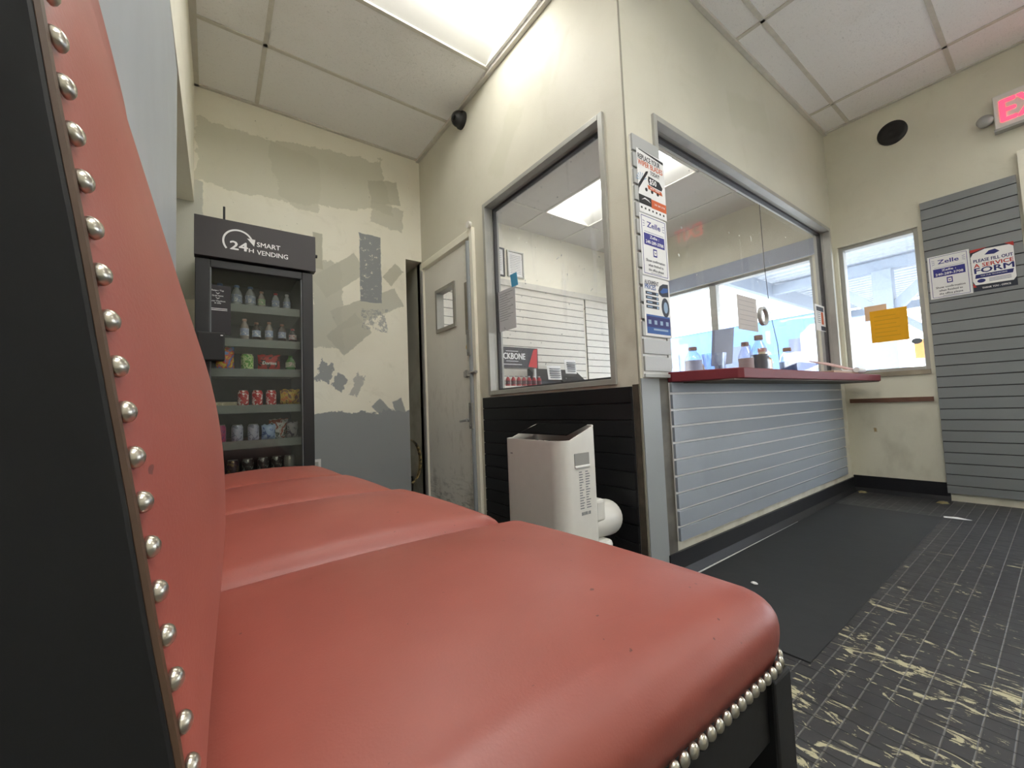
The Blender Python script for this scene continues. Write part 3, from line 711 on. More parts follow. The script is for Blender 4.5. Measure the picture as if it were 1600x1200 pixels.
# wiper blade poster
u0, v0, u1, v1 = .045, 1.632, .252, 1.925
t = sheet('wiper_poster', 'poster offering new wiper blades for fifty dollars, topmost on the corner post', 'poster', FY, u0, v0, u1, v1, m_paper, w=fw0)
X = lambda a: u0 + a * (u1 - u0); Y = lambda b: v0 + b * (v1 - v0); w0 = fw0 + .0016; w1 = w0 + .0005
m = MB(); text_mesh(m, FY, 'REPLACE YOUR', X(.04), Y(.84), .026, (u1 - u0) * .80, w1, .025); text_mesh(m, FY, 'TODAY!', X(.46), Y(.655), .020, (u1 - u0) * .34, w1, .03, slant=.2)
FY.poly(m, [(X(.38), Y(.62)), (X(.78), Y(.60)), (X(.90), Y(.52)), (X(.86), Y(.47)), (X(.40), Y(.48)), (X(.36), Y(.55))], w0, w1)
FY.poly(m, [(X(0), Y(.30)), (X(.02), Y(.36)), (X(.36), Y(.66)), (X(.38), Y(.70)), (X(.30), Y(.68)), (X(.0), Y(.42))], w0, w1)
FY.poly(m, [(X(.06), Y(.99)), (X(.98), Y(.93)), (X(.98), Y(.97)), (X(.1), Y(1.0))], w0, w1)
for k in range(3): FY.poly(m, [(X(.28 + .21 * k + .045 * cos(a * pi / 5)), Y(.385 + .03 * sin(a * pi / 5))) for a in range(10)], w0, w1)
FY.rect(m, X(0), Y(.13), X(.44), Y(.27), w0, w1)
for k in range(7): FY.rect(m, X(.05 + .135 * k), Y(.055), X(.10 + .135 * k), Y(.085), w0, w1)
m.build('dark_print', P_BLK, t)
m = MB(); text_mesh(m, FY, 'WIPER BLADES', X(.03), Y(.745), .026, (u1 - u0) * .90, w1, .025)
FY.poly(m, [(X(.33), Y(.47)), (X(.84), Y(.45)), (X(.88), Y(.39)), (X(.36), Y(.41))], w0 + .0006, w1 + .0006)
FY.rect(m, X(.44), Y(.12), X(1), Y(.26), w0, w1); m.build('orange_print', P_OR, t)
m = MB(); text_mesh(m, FY, '$50', X(.41), Y(.50), .027, (u1 - u0) * .25, w1 + .0008, .03); text_mesh(m, FY, 'HOT DEAL!', X(.42), Y(.415), .011, (u1 - u0) * .36, w1 + .0014, .02); text_mesh(m, FY, '240 289 3708', X(.54), Y(.18), .009, (u1 - u0) * .4, w1 + .0008, .01)
FY.poly(m, [(X(.08), Y(.19)), (X(.2), Y(.24)), (X(.34), Y(.22)), (X(.4), Y(.19)), (X(.3), Y(.21)), (X(.2), Y(.22))], w1, w1 + .0008); m.build('white_print', P_W, t)
m = MB()
for k in range(7): a = .5 + k * .42; FY.poly(m, [(X(.14), Y(.50)), (X(.14 + .2 * cos(a)), Y(.50 + .13 * sin(a))), (X(.14 + .2 * cos(a + .14)), Y(.50 + .13 * sin(a + .14)))], w0 - .0003, w0 + .0002)
m.build('splash_print', P_LB, t)
zelle(FY, .040, 1.345, .243, 1.625, 'payment poster on the corner post, below the wiper blade poster')
# alignment poster
u0, v0, u1, v1 = .036, 1.072, .236, 1.338
t = sheet('alignment_poster', 'blue and white wheel alignment price poster, lowest on the corner post', 'poster', FY, u0, v0, u1, v1, m_paper, w=fw0)
X = lambda a: u0 + a * (u1 - u0); Y = lambda b: v0 + b * (v1 - v0)
m = MB(); text_mesh(m, FY, 'ALIGNMENT', X(.06), Y(.87), .020, (u1 - u0) * .52, w1, .02)
for k in range(4): FY.rect(m, X(.08), Y(.70 - .078 * k), X(.55), Y(.75 - .078 * k), w0, w1)
FY.poly(m, [(X(.56), Y(.80)), (X(.62), Y(.88)), (X(.75), Y(.93)), (X(.95), Y(.94)), (X(.95), Y(.72)), (X(.70), Y(.70)), (X(.58), Y(.74))], w0, w1)
FY.poly(m, [(X(.80 + .15 * cos(a * pi / 10)), Y(.52 + .17 * sin(a * pi / 10))) for a in range(20)], w0, w1)
m.build('dark_print', P_DK, t)
m = MB(); text_mesh(m, FY, 'PRICES', X(.06), Y(.79), .022, (u1 - u0) * .40, w1, .03); FY.rect(m, X(.06), Y(.04), X(.95), Y(.36), w0 - .0004, w1 - .0003); FY.poly(m, [(X(.62), Y(.78)), (X(.75), Y(.86)), (X(.93), Y(.87)), (X(.92), Y(.80)), (X(.7), Y(.76))], w1, w1 + .0004); m.build('blue_print', P_BLUE, t)
m = MB(); FY.poly(m, [(X(.81 + .08 * cos(a * pi / 8)), Y(.52 + .10 * sin(a * pi / 8))) for a in range(16)], w1, w1 + .0004)
for k in range(4): FY.rect(m, X(.12), Y(.715 - .078 * k), X(.30), Y(.735 - .078 * k), w1, w1 + .0004); FY.poly(m, [(X(.5 + .035 * cos(a * pi / 4)), Y(.725 - .078 * k + .02 * sin(a * pi / 4))) for a in range(8)], w1, w1 + .0004)
for k in range(4): FY.rect(m, X(.12 + .22 * k), Y(.20), X(.22 + .22 * k), Y(.27), w1, w1 + .0004)
text_mesh(m, FY, 'PREMIUM QUALITY', X(.25), Y(.10), .009, (u1 - u0) * .55, w1 + .0004, .01) if False else FY.rect(m, X(.3), Y(.10), X(.85), Y(.13), w1, w1 + .0004)
m.build('pale_print', P_LB, t)
m = MB(); FY.rect(m, X(.06), Y(.15), X(.95), Y(.33), w1 - .0003, w1); m.build('navy_band', P_NAVY, t)

# the two notices on the tall slat panel
fw0 = .0205
t = zelle(FR, .549, 1.435, .753, 1.742, 'payment notice on the tall slatted panel, beside the service form notice'); t.location = t.location
u0, v0, u1, v1 = .757, 1.440, .947, 1.728
t = sheet('service_notice', 'notice asking to fill out a service form, on the tall slatted panel', 'poster', FR, u0, v0, u1, v1, P_DK, w=fw0)
X = lambda a: u0 + a * (u1 - u0); Y = lambda b: v0 + b * (v1 - v0); w0 = fw0 + .0016; w1 = w0 + .0005
m = MB(); FR.poly(m, [(X(0), Y(.25)), (X(.05), Y(.15)), (X(.92), Y(.13)), (X(.99), Y(.2)), (X(.99), Y(.9)), (X(.9), Y(.95)), (X(.35), Y(.97)), (X(.06), Y(.90)), (X(0), Y(.82))], w0, w1); m.build('white_field', P_W, t)
m = MB(); text_mesh(m, FR, 'PLEASE FILL OUT', X(.06), Y(.68), .022, (u1 - u0) * .90, w1 + .0004, .03); text_mesh(m, FR, 'FORM', X(.06), Y(.42), .038, (u1 - u0) * .90, w1 + .0004, .04)
FR.poly(m, [(X(.06), Y(.30)), (X(.08), Y(.39)), (X(.95), Y(.39)), (X(.92), Y(.30))], w1, w1 + .0004)
for k in range(3): FR.rect(m, X(.38), Y(.255 - .03 * k), X(.88), Y(.265 - .03 * k), w1, w1 + .0003)
FR.poly(m, [(X(.2 + .1 * cos(a * pi / 6)), Y(.235 + .045 * sin(a * pi / 6))) for a in range(12)], w1, w1 + .0003)
FR.poly(m, [(X(.33), Y(.83)), (X(.44), Y(.91)), (X(.58), Y(.92)), (X(.68), Y(.85)), (X(.55), Y(.81))], w1, w1 + .0003); m.build('navy_print', P_NAVY, t)
m = MB(); text_mesh(m, FR, 'A SERVICE', X(.06), Y(.56), .026, (u1 - u0) * .90, w1 + .0004, .035)
FR.poly(m, [(X(0), Y(.93)), (X(.0), Y(1)), (X(.4), Y(1)), (X(.15), Y(.95))], w0, w1); FR.poly(m, [(X(.8), Y(1)), (X(1), Y(1)), (X(1), Y(.9))], w0, w1); FR.poly(m, [(X(0), Y(.1)), (X(0), Y(.2)), (X(.08), Y(.1))], w0, w1); m.build('red_print', P_RED, t)
m = MB(); text_mesh(m, FR, 'THANK YOU - OFFICE', X(.2), Y(.045), .012, (u1 - u0) * .65, w1, .02); text_mesh(m, FR, 'FOR OUR TECHNICIANS', X(.5), Y(.335), .009, (u1 - u0) * .6, w1 + .0008, .01, 'c'); m.build('white_lettering', P_W, t)

# ---- things on the counter window glass
g = Face((0, .0565, 0), (1, 0, 0), (0, -1, 0))
t = sheet('paper_note', 'plain grey paper note taped to the counter window beside the speaking hole', 'paper', g, 1.068, 1.198, 1.330, 1.412, plain('backlit paper', sr(196, 190, 186), .8, var=.02))
m = MB(); 
for k in range(6): g.rect(m, 1.09, 1.38 - .03 * k, 1.30, 1.3815 - .03 * k, .0016, .002)
m.build('line_print', P_GR, t)
t = sheet('price_card', 'small white card with a red column at the end of the counter window', 'card', g, 2.38, 1.297, 2.59, 1.507, m_paper)
fcard = Face((.06, .0545, .022), (1, 0, 0), (0, -1, 0)); m = MB(); fcard.rect(m, 2.345, 1.435, 2.50, 1.47); fcard.rect(m, 2.42, 1.28, 2.525, 1.315); m.build('band_print', P_DK, t)
m = MB(); fcard.rect(m, 2.44, 1.33, 2.485, 1.43); m.build('column_print', P_OR, t)
m = MB(); [fcard.rect(m, 2.35, 1.34 + .016 * k, 2.42, 1.344 + .016 * k) for k in range(6)]; m.build('line_print', P_GR, t)

# ---- booth side window papers
gx = Face((.0555, 0, 0), (0, -1, 0), (-1, 0, 0))
t = sheet('form_paper', 'pale typed form stuck inside the side window near its lower door-side corner', 'paper', gx, -1.135, 1.285, -.945, 1.555, plain('form paper', sr(206, 206, 210), .8, var=.02), w=-.012)
m = MB(); [gx.rect(m, -1.12, 1.53 - .016 * k, -.97 - .03 * (k % 3), 1.533 - .016 * k, -.0105, -.01) for k in range(12)]; m.build('line_print', P_GR, t)
t = sheet('sticky_note', 'small blue sticky note on the side window of the booth', 'note', gx, -.962, 1.545, -.895, 1.628, plain('blue note', sr(74, 150, 190), .7, var=0), sk=-.012)

# ================================================================== vending machine (hollow cooler with shelves)
VX0, VX1, VY0, VY1 = -1.556, -1.006, 1.50, 2.165
vm = thing('vending_machine', 'black glass-door smart vending cooler in the corner beyond the red chairs', 'vending machine', ((VX0 + VX1) / 2, (VY0 + VY1) / 2, 0))
m_vb = plain('cooler black', sr(34, 34, 38), .4); m_vin = plain('cooler inside', sr(86, 94, 98), .5)
mb = MB(); y0 = VY0 + .045
mb.box(VX0, VX0 + .03, y0, VY1, .06, 1.83); mb.box(VX1 - .03, VX1, y0, VY1, .06, 1.83); mb.box(VX0 + .03, VX1 - .03, VY1 - .03, VY1, .06, 1.83)
mb.box(VX0 + .03, VX1 - .03, y0, VY1 - .03, 1.66, 1.83); mb.box(VX0 + .03, VX1 - .03, y0, VY1 - .03, .06, .22)
for a in (VX0 + .05, VX1 - .05):
    for b in (y0 + .06, VY1 - .06): mb.lathe([(.02, 0), (.02, .06)], (a, b, 0), 10)
mb.build('cabinet', m_vb, vm, bevel=.003)
mb = MB(); mb.box(VX0 + .031, VX1 - .031, VY1 - .034, VY1 - .0305, .221, 1.659); mb.build('liner', m_vin, vm)
mb = MB(); mb.box(VX0, VX0 + .062, VY0, y0, .12, 1.615); mb.box(VX1 - .058, VX1, VY0, y0, .12, 1.615); mb.box(VX0 + .062, VX1 - .058, VY0, y0, 1.572, 1.615); mb.box(VX0 + .062, VX1 - .058, VY0, y0, .12, .19)
dr = mb.build('door', m_vb, vm, bevel=.004)
mb = MB(); mb.box(VX1 - .064, VX1 - .058, VY0 + .004, y0, .19, 1.572); mb.box(VX0 + .062, VX0 + .068, VY0 + .004, y0, .19, 1.572); mb.build('door_gasket', plain('gasket grey', sr(104, 108, 110), .5), dr)
box('glass_pane', (VX0 + .062, VX1 - .058, VY0 + .014, VY0 + .018, .19, 1.572), m_fglass, dr)
hy = VY0 - .014
mb = MB(); mb.prism([(VX0 - .004, hy, 1.625), (VX0 - .004, y0, 1.625), (VX0 - .004, y0, 1.835), (VX0 - .004, hy, 1.835)], (VX1 - VX0 + .018, 0, 0)); hd = mb.build('header_box', plain('header face', sr(56, 52, 54), .45, var=.02), vm, bevel=.002)
FH = Face((0, hy, 0), (1, 0, 0), (0, -1, 0))
mb = MB(); n = 40; cx, cz, R = -1.372, 1.722, .066
a0, a1 = radians(218), radians(22)
for k in range(n):
    t0 = a0 + (a1 - a0) * k / n; t1 = a0 + (a1 - a0) * (k + 1) / n; ri, ro = R - .0045, R + .0045
    FH.poly(mb, [(cx + ri * cos(t0), cz + ri * sin(t0)), (cx + ro * cos(t0), cz + ro * sin(t0)), (cx + ro * cos(t1), cz + ro * sin(t1)), (cx + ri * cos(t1), cz + ri * sin(t1))], .0003, .001)
FH.poly(mb, [(cx + R - .026, cz + .030), (cx + R + .012, cz + .030), (cx + R + .006, cz - .008)], .0003, .001)
text_mesh(mb, FH, '24', -1.408, 1.680, .048, .078, .0012, .04); text_mesh(mb, FH, 'H', -1.324, 1.678, .022, .022, .0012, .03)
text_mesh(mb, FH, 'SMART', -1.287, 1.716, .027, .112, .0012, .02); text_mesh(mb, FH, 'VENDING', -1.287, 1.672, .027, .150, .0012, .02)
mb.build('header_lettering', P_W, hd)
mb = MB(); mb.tube([(-1.433, 1.54, 1.83), (-1.433, 1.54, 1.925)], .0055, 10); mb.build('antenna', m_matte, vm, smooth=True)
mb = MB(); mb.lathe([(.010, 0), (.010, .016)], (VX1 + .012, 1.515, 1.728), 12, 'x'); mb.build('side_knob', m_matte, vm, smooth=True)
zsh = [1.405, 1.213, 1.048, .848, .655, .455]
for z in zsh:
    mb = MB(); mb.box(VX0 + .034, VX1 - .034, VY0 + .085, VY1 - .04, z - .006, z); mb.box(VX0 + .034, VX1 - .034, VY0 + .070, VY0 + .078, z - .040, z + .004)
    mb.build('shelf', plain('shelf', sr(120, 126, 124), .45), vm)
FV = Face((0, VY0 + .0135, 0), (1, 0, 0), (0, -1, 0))
mb = MB(); FV.rect(mb, -1.517, 1.225, -1.405, 1.482, 0, .001); pn = mb.build('instruction_panel', plain('sticker black', sr(36, 32, 38), .5, var=0), dr)
mb = MB()
for s_, v, wd in (('Swipe / Tap', 1.452, .052), ('Grab Items', 1.424, .048), ('Auto Checkout', 1.396, .066), ('in 60s', 1.385, .028)): text_mesh(mb, FV, s_, -1.461, v, .0085, wd, .0014, .01, 'c')
for v in (1.438, 1.412): FV.poly(mb, [(-1.470, v + .006), (-1.467, v + .006), (-1.461, v + .001), (-1.455, v + .006), (-1.452, v + .006), (-1.461, v - .002)], .001, .0014)
for v in (1.358, 1.350): FV.rect(mb, -1.50, v, -1.42, v + .003, .001, .0014)
mb.build('instruction_lettering', P_W, pn)
mb = MB(); mb.box(-1.546, -1.432, VY0 - .055, VY0, 1.078, 1.222); rd = mb.build('card_reader', m_matte, vm, bevel=.006)
mb = MB(); mb.box(-1.450, -1.440, VY0 - .0565, VY0 - .055, 1.205, 1.209); mb.build('reader_light', P_W, rd)

# ---- products
def px(u): return -1.511 + (u - 322) * .003105
def band_mat(name, cols, scale=60, rough=.3, metal=.0):
    t = NT(name); x, y, z = t.sep()
    nz = t.noise(scale, detail=3, dist=1.5); c = cols[0]
    for i, k in enumerate(cols[1:]): c = t.mix(t.step(nz, .42 + .09 * i, .44 + .09 * i), c, k)
    t.set(Base_Color=c, Roughness=rough, Metallic=metal); return t.m
G_ = 'drinks and snacks inside the vending machine'
def can(x, y, z, mat, label, h=.098, r=.027, group=None):
    t = thing('drink_can', label, 'can', (x, y, z), group)
    mb = MB(); mb.lathe([(r - .005, 0), (r - .001, .004), (r, .01), (r, h - .014), (r - .006, h - .003)], (x, y, z), 22); mb.build('can_body', mat, t, smooth=True)
    mb = MB(); mb.lathe([(r - .006, h - .003), (r - .0045, h), (r - .007, h - .003)], (x, y, z), 22); mb.box(x - .006, x + .006, y - .012, y + .004, z + h - .002, z + h); mb.build('can_lid', m_steel, t, smooth=True); return t
def bottle(x, y, z, capm, bodym, labm, label, h=.14, r=.024, cat='bottle', group=None, name='drink_bottle'):
    t = thing(name, label, cat, (x, y, z), group)
    mb = MB(); mb.lathe([(r * .85, 0), (r, .006), (r, h * .25), (r * .93, h * .42), (r, h * .58), (r * .82, h * .72), (r * .42, h * .86), (r * .38, h * .9)], (x, y, z), 20); mb.build('bottle_body', bodym, t, smooth=True)
    mb = MB(); mb.lathe([(r * .48, h * .89), (r * .5, h * .90), (r * .5, h * .99), (r * .44, h)], (x, y, z), 16); mb.build('bottle_cap', capm, t, smooth=True)
    mb = MB(); mb.lathe([(r * 1.02, h * .22), (r * 1.02, h * .26), (r * .97, h * .42), (r * 1.01, h * .55), (r * 1.0, h * .56)], (x, y, z), 20); mb.build('bottle_label', labm, t, smooth=True); return t
def bag(x, y, z, w_, h, mat, label, printm=None, txt=None, seed=0, tilt=0.0):
    t = thing('snack_bag', label, 'snack bag', (x, y, z)); rnd = random.Random(seed)
    N = 10; vs = []; 
    for side in (-1, 1):
        for i in range(N + 1):
            for j in range(N + 1):
                u, v = i / N * 2 - 1, j / N * 2 - 1
                d = (1 - u * u) ** .6 * (1 - v ** 4) * .022 + rnd.uniform(-.0015, .0015)
                wob = 1 - .08 * (1 - abs(v)) 
                vs.append((x + u * w_ / 2 * wob + tilt * v, y + side * d, z + (v + 1) / 2 * h + (.004 * sin(u * 9) if v > .9 else 0)))
    nn = N + 1; fs = []
    for s_ in (0, 1):
        o = s_ * nn * nn
        fs += [(o + i * nn + j, o + (i + 1) * nn + j, o + (i + 1) * nn + j + 1, o + i * nn + j + 1) for i in range(N) for j in range(N)]
    mb = MB().add(vs, fs); mb.build('bag_body', mat, t, smooth='all')
    if txt:
        mb = MB(); text_mesh(mb, Face((x, y - .026, z), (1, 0, 0), (0, -1, 0)), txt, 0, h * .36, h * .2, w_ * .6, 0, .02, 'c', slant=.15); mb.build('bag_lettering', printm, t)
    return t
c_wht = plain('cap white', sr(220, 222, 226), .4); c_blu = plain('cap blue', sr(104, 130, 176), .35); c_red = plain('cap red', sr(190, 60, 66), .35); c_tan = plain('cap tan', sr(170, 130, 110), .4)
def liq(name, col): t = NT(name); t.set(Base_Color=col, Roughness=.12, Coat_Weight=.5); t.put(t.b.inputs['Transmission Weight'], .35); return t.m
water = liq('clear bottle', (.55, .58, .60)); cola = liq('cola bottle', (.05, .02, .015)); juice = liq('pale drink', (.45, .38, .34)); grn = liq('green bottle', (.08, .30, .07))
l_w = band_mat('white label', [(.7, .7, .72), (.3, .35, .5)]); l_r = band_mat('red label', [(.45, .04, .05), (.7, .6, .6)]); l_pk = band_mat('pink label', [(.62, .45, .42), (.25, .35, .2)])
yb = VY0 + .115
row1 = [(341.8, c_blu, water, l_w, 'blue-capped water bottle at the chair-side end of the top shelf'), (366.5, c_blu, water, l_w, 'blue-capped water bottle half behind the instruction panel on the top shelf'), (387.5, c_blu, water, l_w, 'blue-capped water bottle next to the tan-capped one on the top shelf'),
        (405, c_tan, juice, l_pk, 'tan-capped bottle in the middle of the top cooler shelf'), (428, c_red, water, l_w, 'red-capped clear bottle on the top cooler shelf'), (447, c_wht, water, l_w, 'white-capped bottle at the wall-side end of the top cooler shelf')]
for i, (u, c, b_, l_, lab) in enumerate(row1): bottle(px(u), yb + .03, zsh[0], c, b_, l_, lab, h=(.125 if i < 3 else .105), r=.026 if i < 3 else .02)
row2 = [(377.7, c_tan, juice, l_w, 'first small tan-capped bottle on the second cooler shelf, beside the instruction panel'), (396, c_tan, cola, l_w, 'thin tan-capped dark bottle, second on the second cooler shelf'), (416, c_tan, juice, l_w, 'small pale bottle in the middle of the second cooler shelf'),
        (437, c_tan, cola, l_w, 'small dark bottle with a round white label on the second cooler shelf'), (455, c_red, cola, l_r, 'red-capped short dark bottle at the end of the second cooler shelf')]
for i, (u, c, b_, l_, lab) in enumerate(row2): bottle(px(u), yb, zsh[1], c, b_, l_, lab, h=(.122, .108, .115, .108, .085)[i], r=.021)
bag(px(349), yb + .01, zsh[2], .085, .125, band_mat('yellow bag', [(.75, .5, .04), (.65, .1, .04), (.1, .2, .5)], 22), 'yellow snack bag behind the card reader on the third shelf', seed=1)
can(px(381.5), yb, zsh[2], band_mat('green can', [(.10, .32, .05), (.5, .6, .3), (.1, .3, .05)], 30), 'green drink can on the third cooler shelf', h=.09, r=.03)
bag(px(416), yb + .01, zsh[2], .115, .092, band_mat('red bag', [(.05, .015, .02), (.5, .03, .03)], 18), 'red and black tortilla chip bag on the third cooler shelf', P_W, 'Doritos', 2)
bottle(px(451), yb, zsh[2], grn, grn, l_pk, 'green bottle with a pink label at the end of the third shelf', h=.088, r=.026)
t = thing('candy_box', 'flat beige candy bar pack on the fourth cooler shelf', 'candy', (px(349), yb, zsh[3])); box('wrapper', (px(333), px(366), yb - .02, yb + .02, zsh[3], zsh[3] + .024), band_mat('beige wrapper', [(.5, .45, .32), (.3, .26, .18)]), t, bevel=.003)
redc = band_mat('red can', [(.8, .7, .7), (.45, .02, .03)], 34)
for u, lab in ((375.5, 'red soda can beside the beige candy pack on the fourth shelf'), (397, 'middle one of the three red soda cans on the fourth shelf'), (418.5, 'red soda can next to the orange snack bag on the fourth shelf')): can(px(u), yb, zsh[3], redc, lab, h=.088, r=.026)
bag(px(450), yb + .01, zsh[3], .105, .092, band_mat('orange bag', [(.55, .16, .02), (.6, .42, .05), (.2, .08, .03)], 24), 'orange and yellow snack bag at the end of the fourth shelf', seed=3)
pc = band_mat('purple can', [(.10, .02, .16), (.35, .03, .12)], 24); gc = band_mat('grey violet can', [(.16, .16, .24), (.35, .35, .45)], 30)
can(px(341), yb, zsh[4], pc, 'purple drink can at the chair-side end of the fifth shelf', h=.095, r=.029)
can(px(366.5), yb, zsh[4], gc, 'grey violet can beside the purple can on the fifth shelf', h=.092, r=.027); can(px(390.5), yb, zsh[4], gc, 'grey violet can beside the blue snack bag on the fifth shelf', h=.092, r=.027)
bag(px(414), yb, zsh[4], .07, .085, band_mat('blue bag', [(.05, .10, .3), (.3, .4, .6)], 26), 'small blue snack bag on the fifth cooler shelf', seed=4)
bag(px(431), yb + .045, zsh[4], .10, .115, band_mat('silver brown bag', [(.10, .11, .09), (.5, .5, .5), (.3, .08, .05)], 20), 'crumpled silver and brown snack bag leaning at the back of the fifth shelf', seed=5, tilt=.004)
bag(px(453), yb, zsh[4], .06, .095, band_mat('dark bag', [(.06, .05, .08), (.3, .28, .3)], 26), 'dark snack bag at the wall-side end of the fifth shelf', seed=6)
brc = band_mat('bronze can', [(.25, .17, .08), (.07, .04, .05)], 30, metal=.5); svc = band_mat('silver can', [(.35, .34, .32), (.05, .04, .04)], 26, metal=.5)
for u, mt, lab in ((338, brc, 'bronze topped can at the chair-side end of the bottom visible shelf'), (360, brc, 'wider bronze can, second along the bottom visible shelf'), (382, svc, 'silver can with a black emblem next to the bronze ones'), (405.5, svc, 'silver can with a black emblem, middle of the lowest row of cans'), (427, svc, 'silver can with a black emblem beside the pale can'), (447, plain('pale can', (.28, .28, .26), .3, .5), 'pale plain can at the wall-side end of the lowest row')): can(px(u), yb, zsh[5], mt, lab, h=.102, r=.028)

# ---- wall outlet beside the cooler, strap and bin in the passage
t = thing('wall_outlet', 'white double wall outlet low on the grey wall beside the cooler', 'outlet', (-.872, M, .40)); mb = MB(); mb.box(-.905, -.838, M - .006, M, .34, .46); mb.build('cover_plate', m_white, t, bevel=.002)
for zc in (.375, .425): mb = MB(); mb.box(-.888, -.856, M - .009, M - .006, zc - .016, zc + .016); mb.build('socket', plain('socket grey', sr(180, 180, 176), .4), t, bevel=.002)
t = thing('hanging_strap', 'worn black and tan strap loop hanging in the narrow passage beside the door', 'strap', (-.12, M + .06, .3))
mb = MB(); pts = []
for k in range(25):
    a = -1.7 + 3.6 * k / 24; pts.append((-.135 + .105 * cos(a), M + .06, .36 + .185 * sin(a)))
pts += [(-.19, M + .06, .47)]
vs = []; 
for p in pts: vs += [(p[0], p[1] - .02, p[2]), (p[0], p[1] + .02, p[2]), (p[0] - .012 * (p[0] + .135) / .105, p[1] + .02, p[2] - .006), (p[0] - .012 * (p[0] + .135) / .105, p[1] - .02, p[2] - .006)]
mb.add(vs, [(4 * i + k, 4 * i + (k + 1) % 4, 4 * i + 4 + (k + 1) % 4, 4 * i + 4 + k) for i in range(len(pts) - 1) for k in range(4)])
st = NT('worn strap'); xx, yy, zz = st.sep(); st.set(Base_Color=st.mix(st.ma('MULTIPLY', st.step(zz, .36, .2), st.step(st.noise(40, detail=5), .4, .55)), sr(34, 30, 26), sr(170, 150, 100)), Roughness=.5)
mb.build('strap_band', st.m, t, smooth=True)
t = thing('black_bin', 'dark plastic bin standing on the passage floor under the strap', 'bin', (-.12, M + .22, 0)); mb = MB(); mb.lathe([(.075, 0), (.09, .2), (.095, .205), (.085, .2), (.07, .02)], (-.13, M + .22, 0), 20); mb.build('bin_body', m_matte, t, smooth=True)

# ================================================================== portable air conditioner
ac = thing('air_conditioner', 'white portable air conditioner standing in front of the black slatted panel', 'air conditioner', (-.34, .20, 0))
m_ac = plain('ac white', sr(222, 220, 214), .38, var=.02)
ax0, ax1, ay0, ay1 = -.452, -.255, .035, .405; R = .055
def outline(off=0.0):
    P = []
    for (cx_, cy_, s0) in ((ax0 + R, ay0 + R, 180), (ax1 - .02, ay0 + .02, 270), (ax1 - .02, ay1 - .02, 0), (ax0 + R, ay1 - R, 90)):
        r = (R if s0 in (180, 90) else .02) - off
        for k in range(9):
            a = radians(s0 + 90 * k / 8); P.append((cx_ + r * cos(a), cy_ + r * sin(a)))
    return P
def ztop(x): return .648 + max(0, (x - (ax0 + .06))) / (ax1 - ax0 - .06) * .052
O_, I_ = outline(), outline(.006); n = len(O_)
mb = MB(); vs = [(x, y, .02) for x, y in O_] + [(x, y, ztop(x)) for x, y in O_] + [(x, y, ztop(x)) for x, y in I_] + [(x, y, .60) for x, y in I_]
fs = [tuple(range(n))]
for k in range(3): fs += [(k * n + i, k * n + (i + 1) % n, (k + 1) * n + (i + 1) % n, (k + 1) * n + i) for i in range(n)]
mb.add(vs, fs); body = mb.build('body', m_ac, ac, smooth=True)
mb = MB(); mb.prism([(x, y, .598) for x, y in I_], (0, 0, .006)); mb.box(ax0 + .03, ax1 - .03, ay0 + .03, ay1 - .03, .604, .615)
for k in range(8): mb.box(ax0 + .03, ax1 - .03, ay0 + .04 + .04 * k, ay0 + .044 + .04 * k, .615, .63)
mb.build('outlet_grille', m_matte, ac)
mb = MB(); mb.prism([(ax1 - .13, ay0 + .03, .664), (ax1 - .13, ay0 + .026, .668), (ax1 - .012, ay0 + .026, .704), (ax1 - .012, ay0 + .03, .700)], (0, ay1 - ay0 - .06, 0)); fl_ = NT('matt flap black'); fl_.set(Base_Color=(.003, .003, .003), Roughness=1.0); fl_.put(fl_.b.inputs['Specular IOR Level'], .05); mb.build('top_flap', fl_.m, ac, bevel=.002)
FA = Face((0, ay0, 0), (1, 0, 0), (0, -1, 0))
mb = MB(); z0 = .548; mb.box(-.380, -.300, ay0 - .003, ay0 + .001, .542, .596); hb = mb.build('handle_recess', plain('recess grey', sr(150, 150, 146), .5, var=.02), ac, bevel=.006)
mb = MB(); mb.box(-.380, -.300, ay0 - .007, ay0, .540, .550); mb.build('handle_lip', m_white, hb, bevel=.003)
mb = MB(); r_ = random.Random(3)
for a_ in range(2):
    for k in range(15): FA.rect(mb, -.358 + .034 * a_, .522 - .0098 * k, -.358 + .034 * a_ + r_.uniform(.012, .026), .5255 - .0098 * k, .0002, .0007)
for k in range(12): FA.rect(mb, -.353 + .0042 * k, .360, -.353 + .0042 * k + r_.uniform(.001, .003), .372, .0002, .0007)
mb.build('spec_print', P_GR, ac)
mb = MB(); FF = Face((ax0, 0, 0), (0, -1, 0), (-1, 0, 0)); FF.rect(mb, -.345, .585, -.330, .589, .0002, .0007); mb.build('front_print', P_GR, ac)
mb = MB(); mb.box(ax1 - .01, ax1 + .085, ay0 + .004, ay1 - .03, .02, .235); mb.build('rear_base', m_ac, ac, bevel=.02)
mb = MB(); mb.box(ax1 - .01, ax1 + .05, ay0 + .01, ay0 + .17, .31, .40); el = mb.build('hose_collar', m_ac, ac, bevel=.012)
mb = MB(); mb.tube([(ax1 - .02, .115, .30), (ax1 + .04, .115, .30), (ax1 + .08, .118, .30), (ax1 + .115, .125, .297), (ax1 + .15, .14, .29)], [.066, .070, .074, .076, .076], 28); mb.build('exhaust_elbow', m_ac, ac, smooth=True)

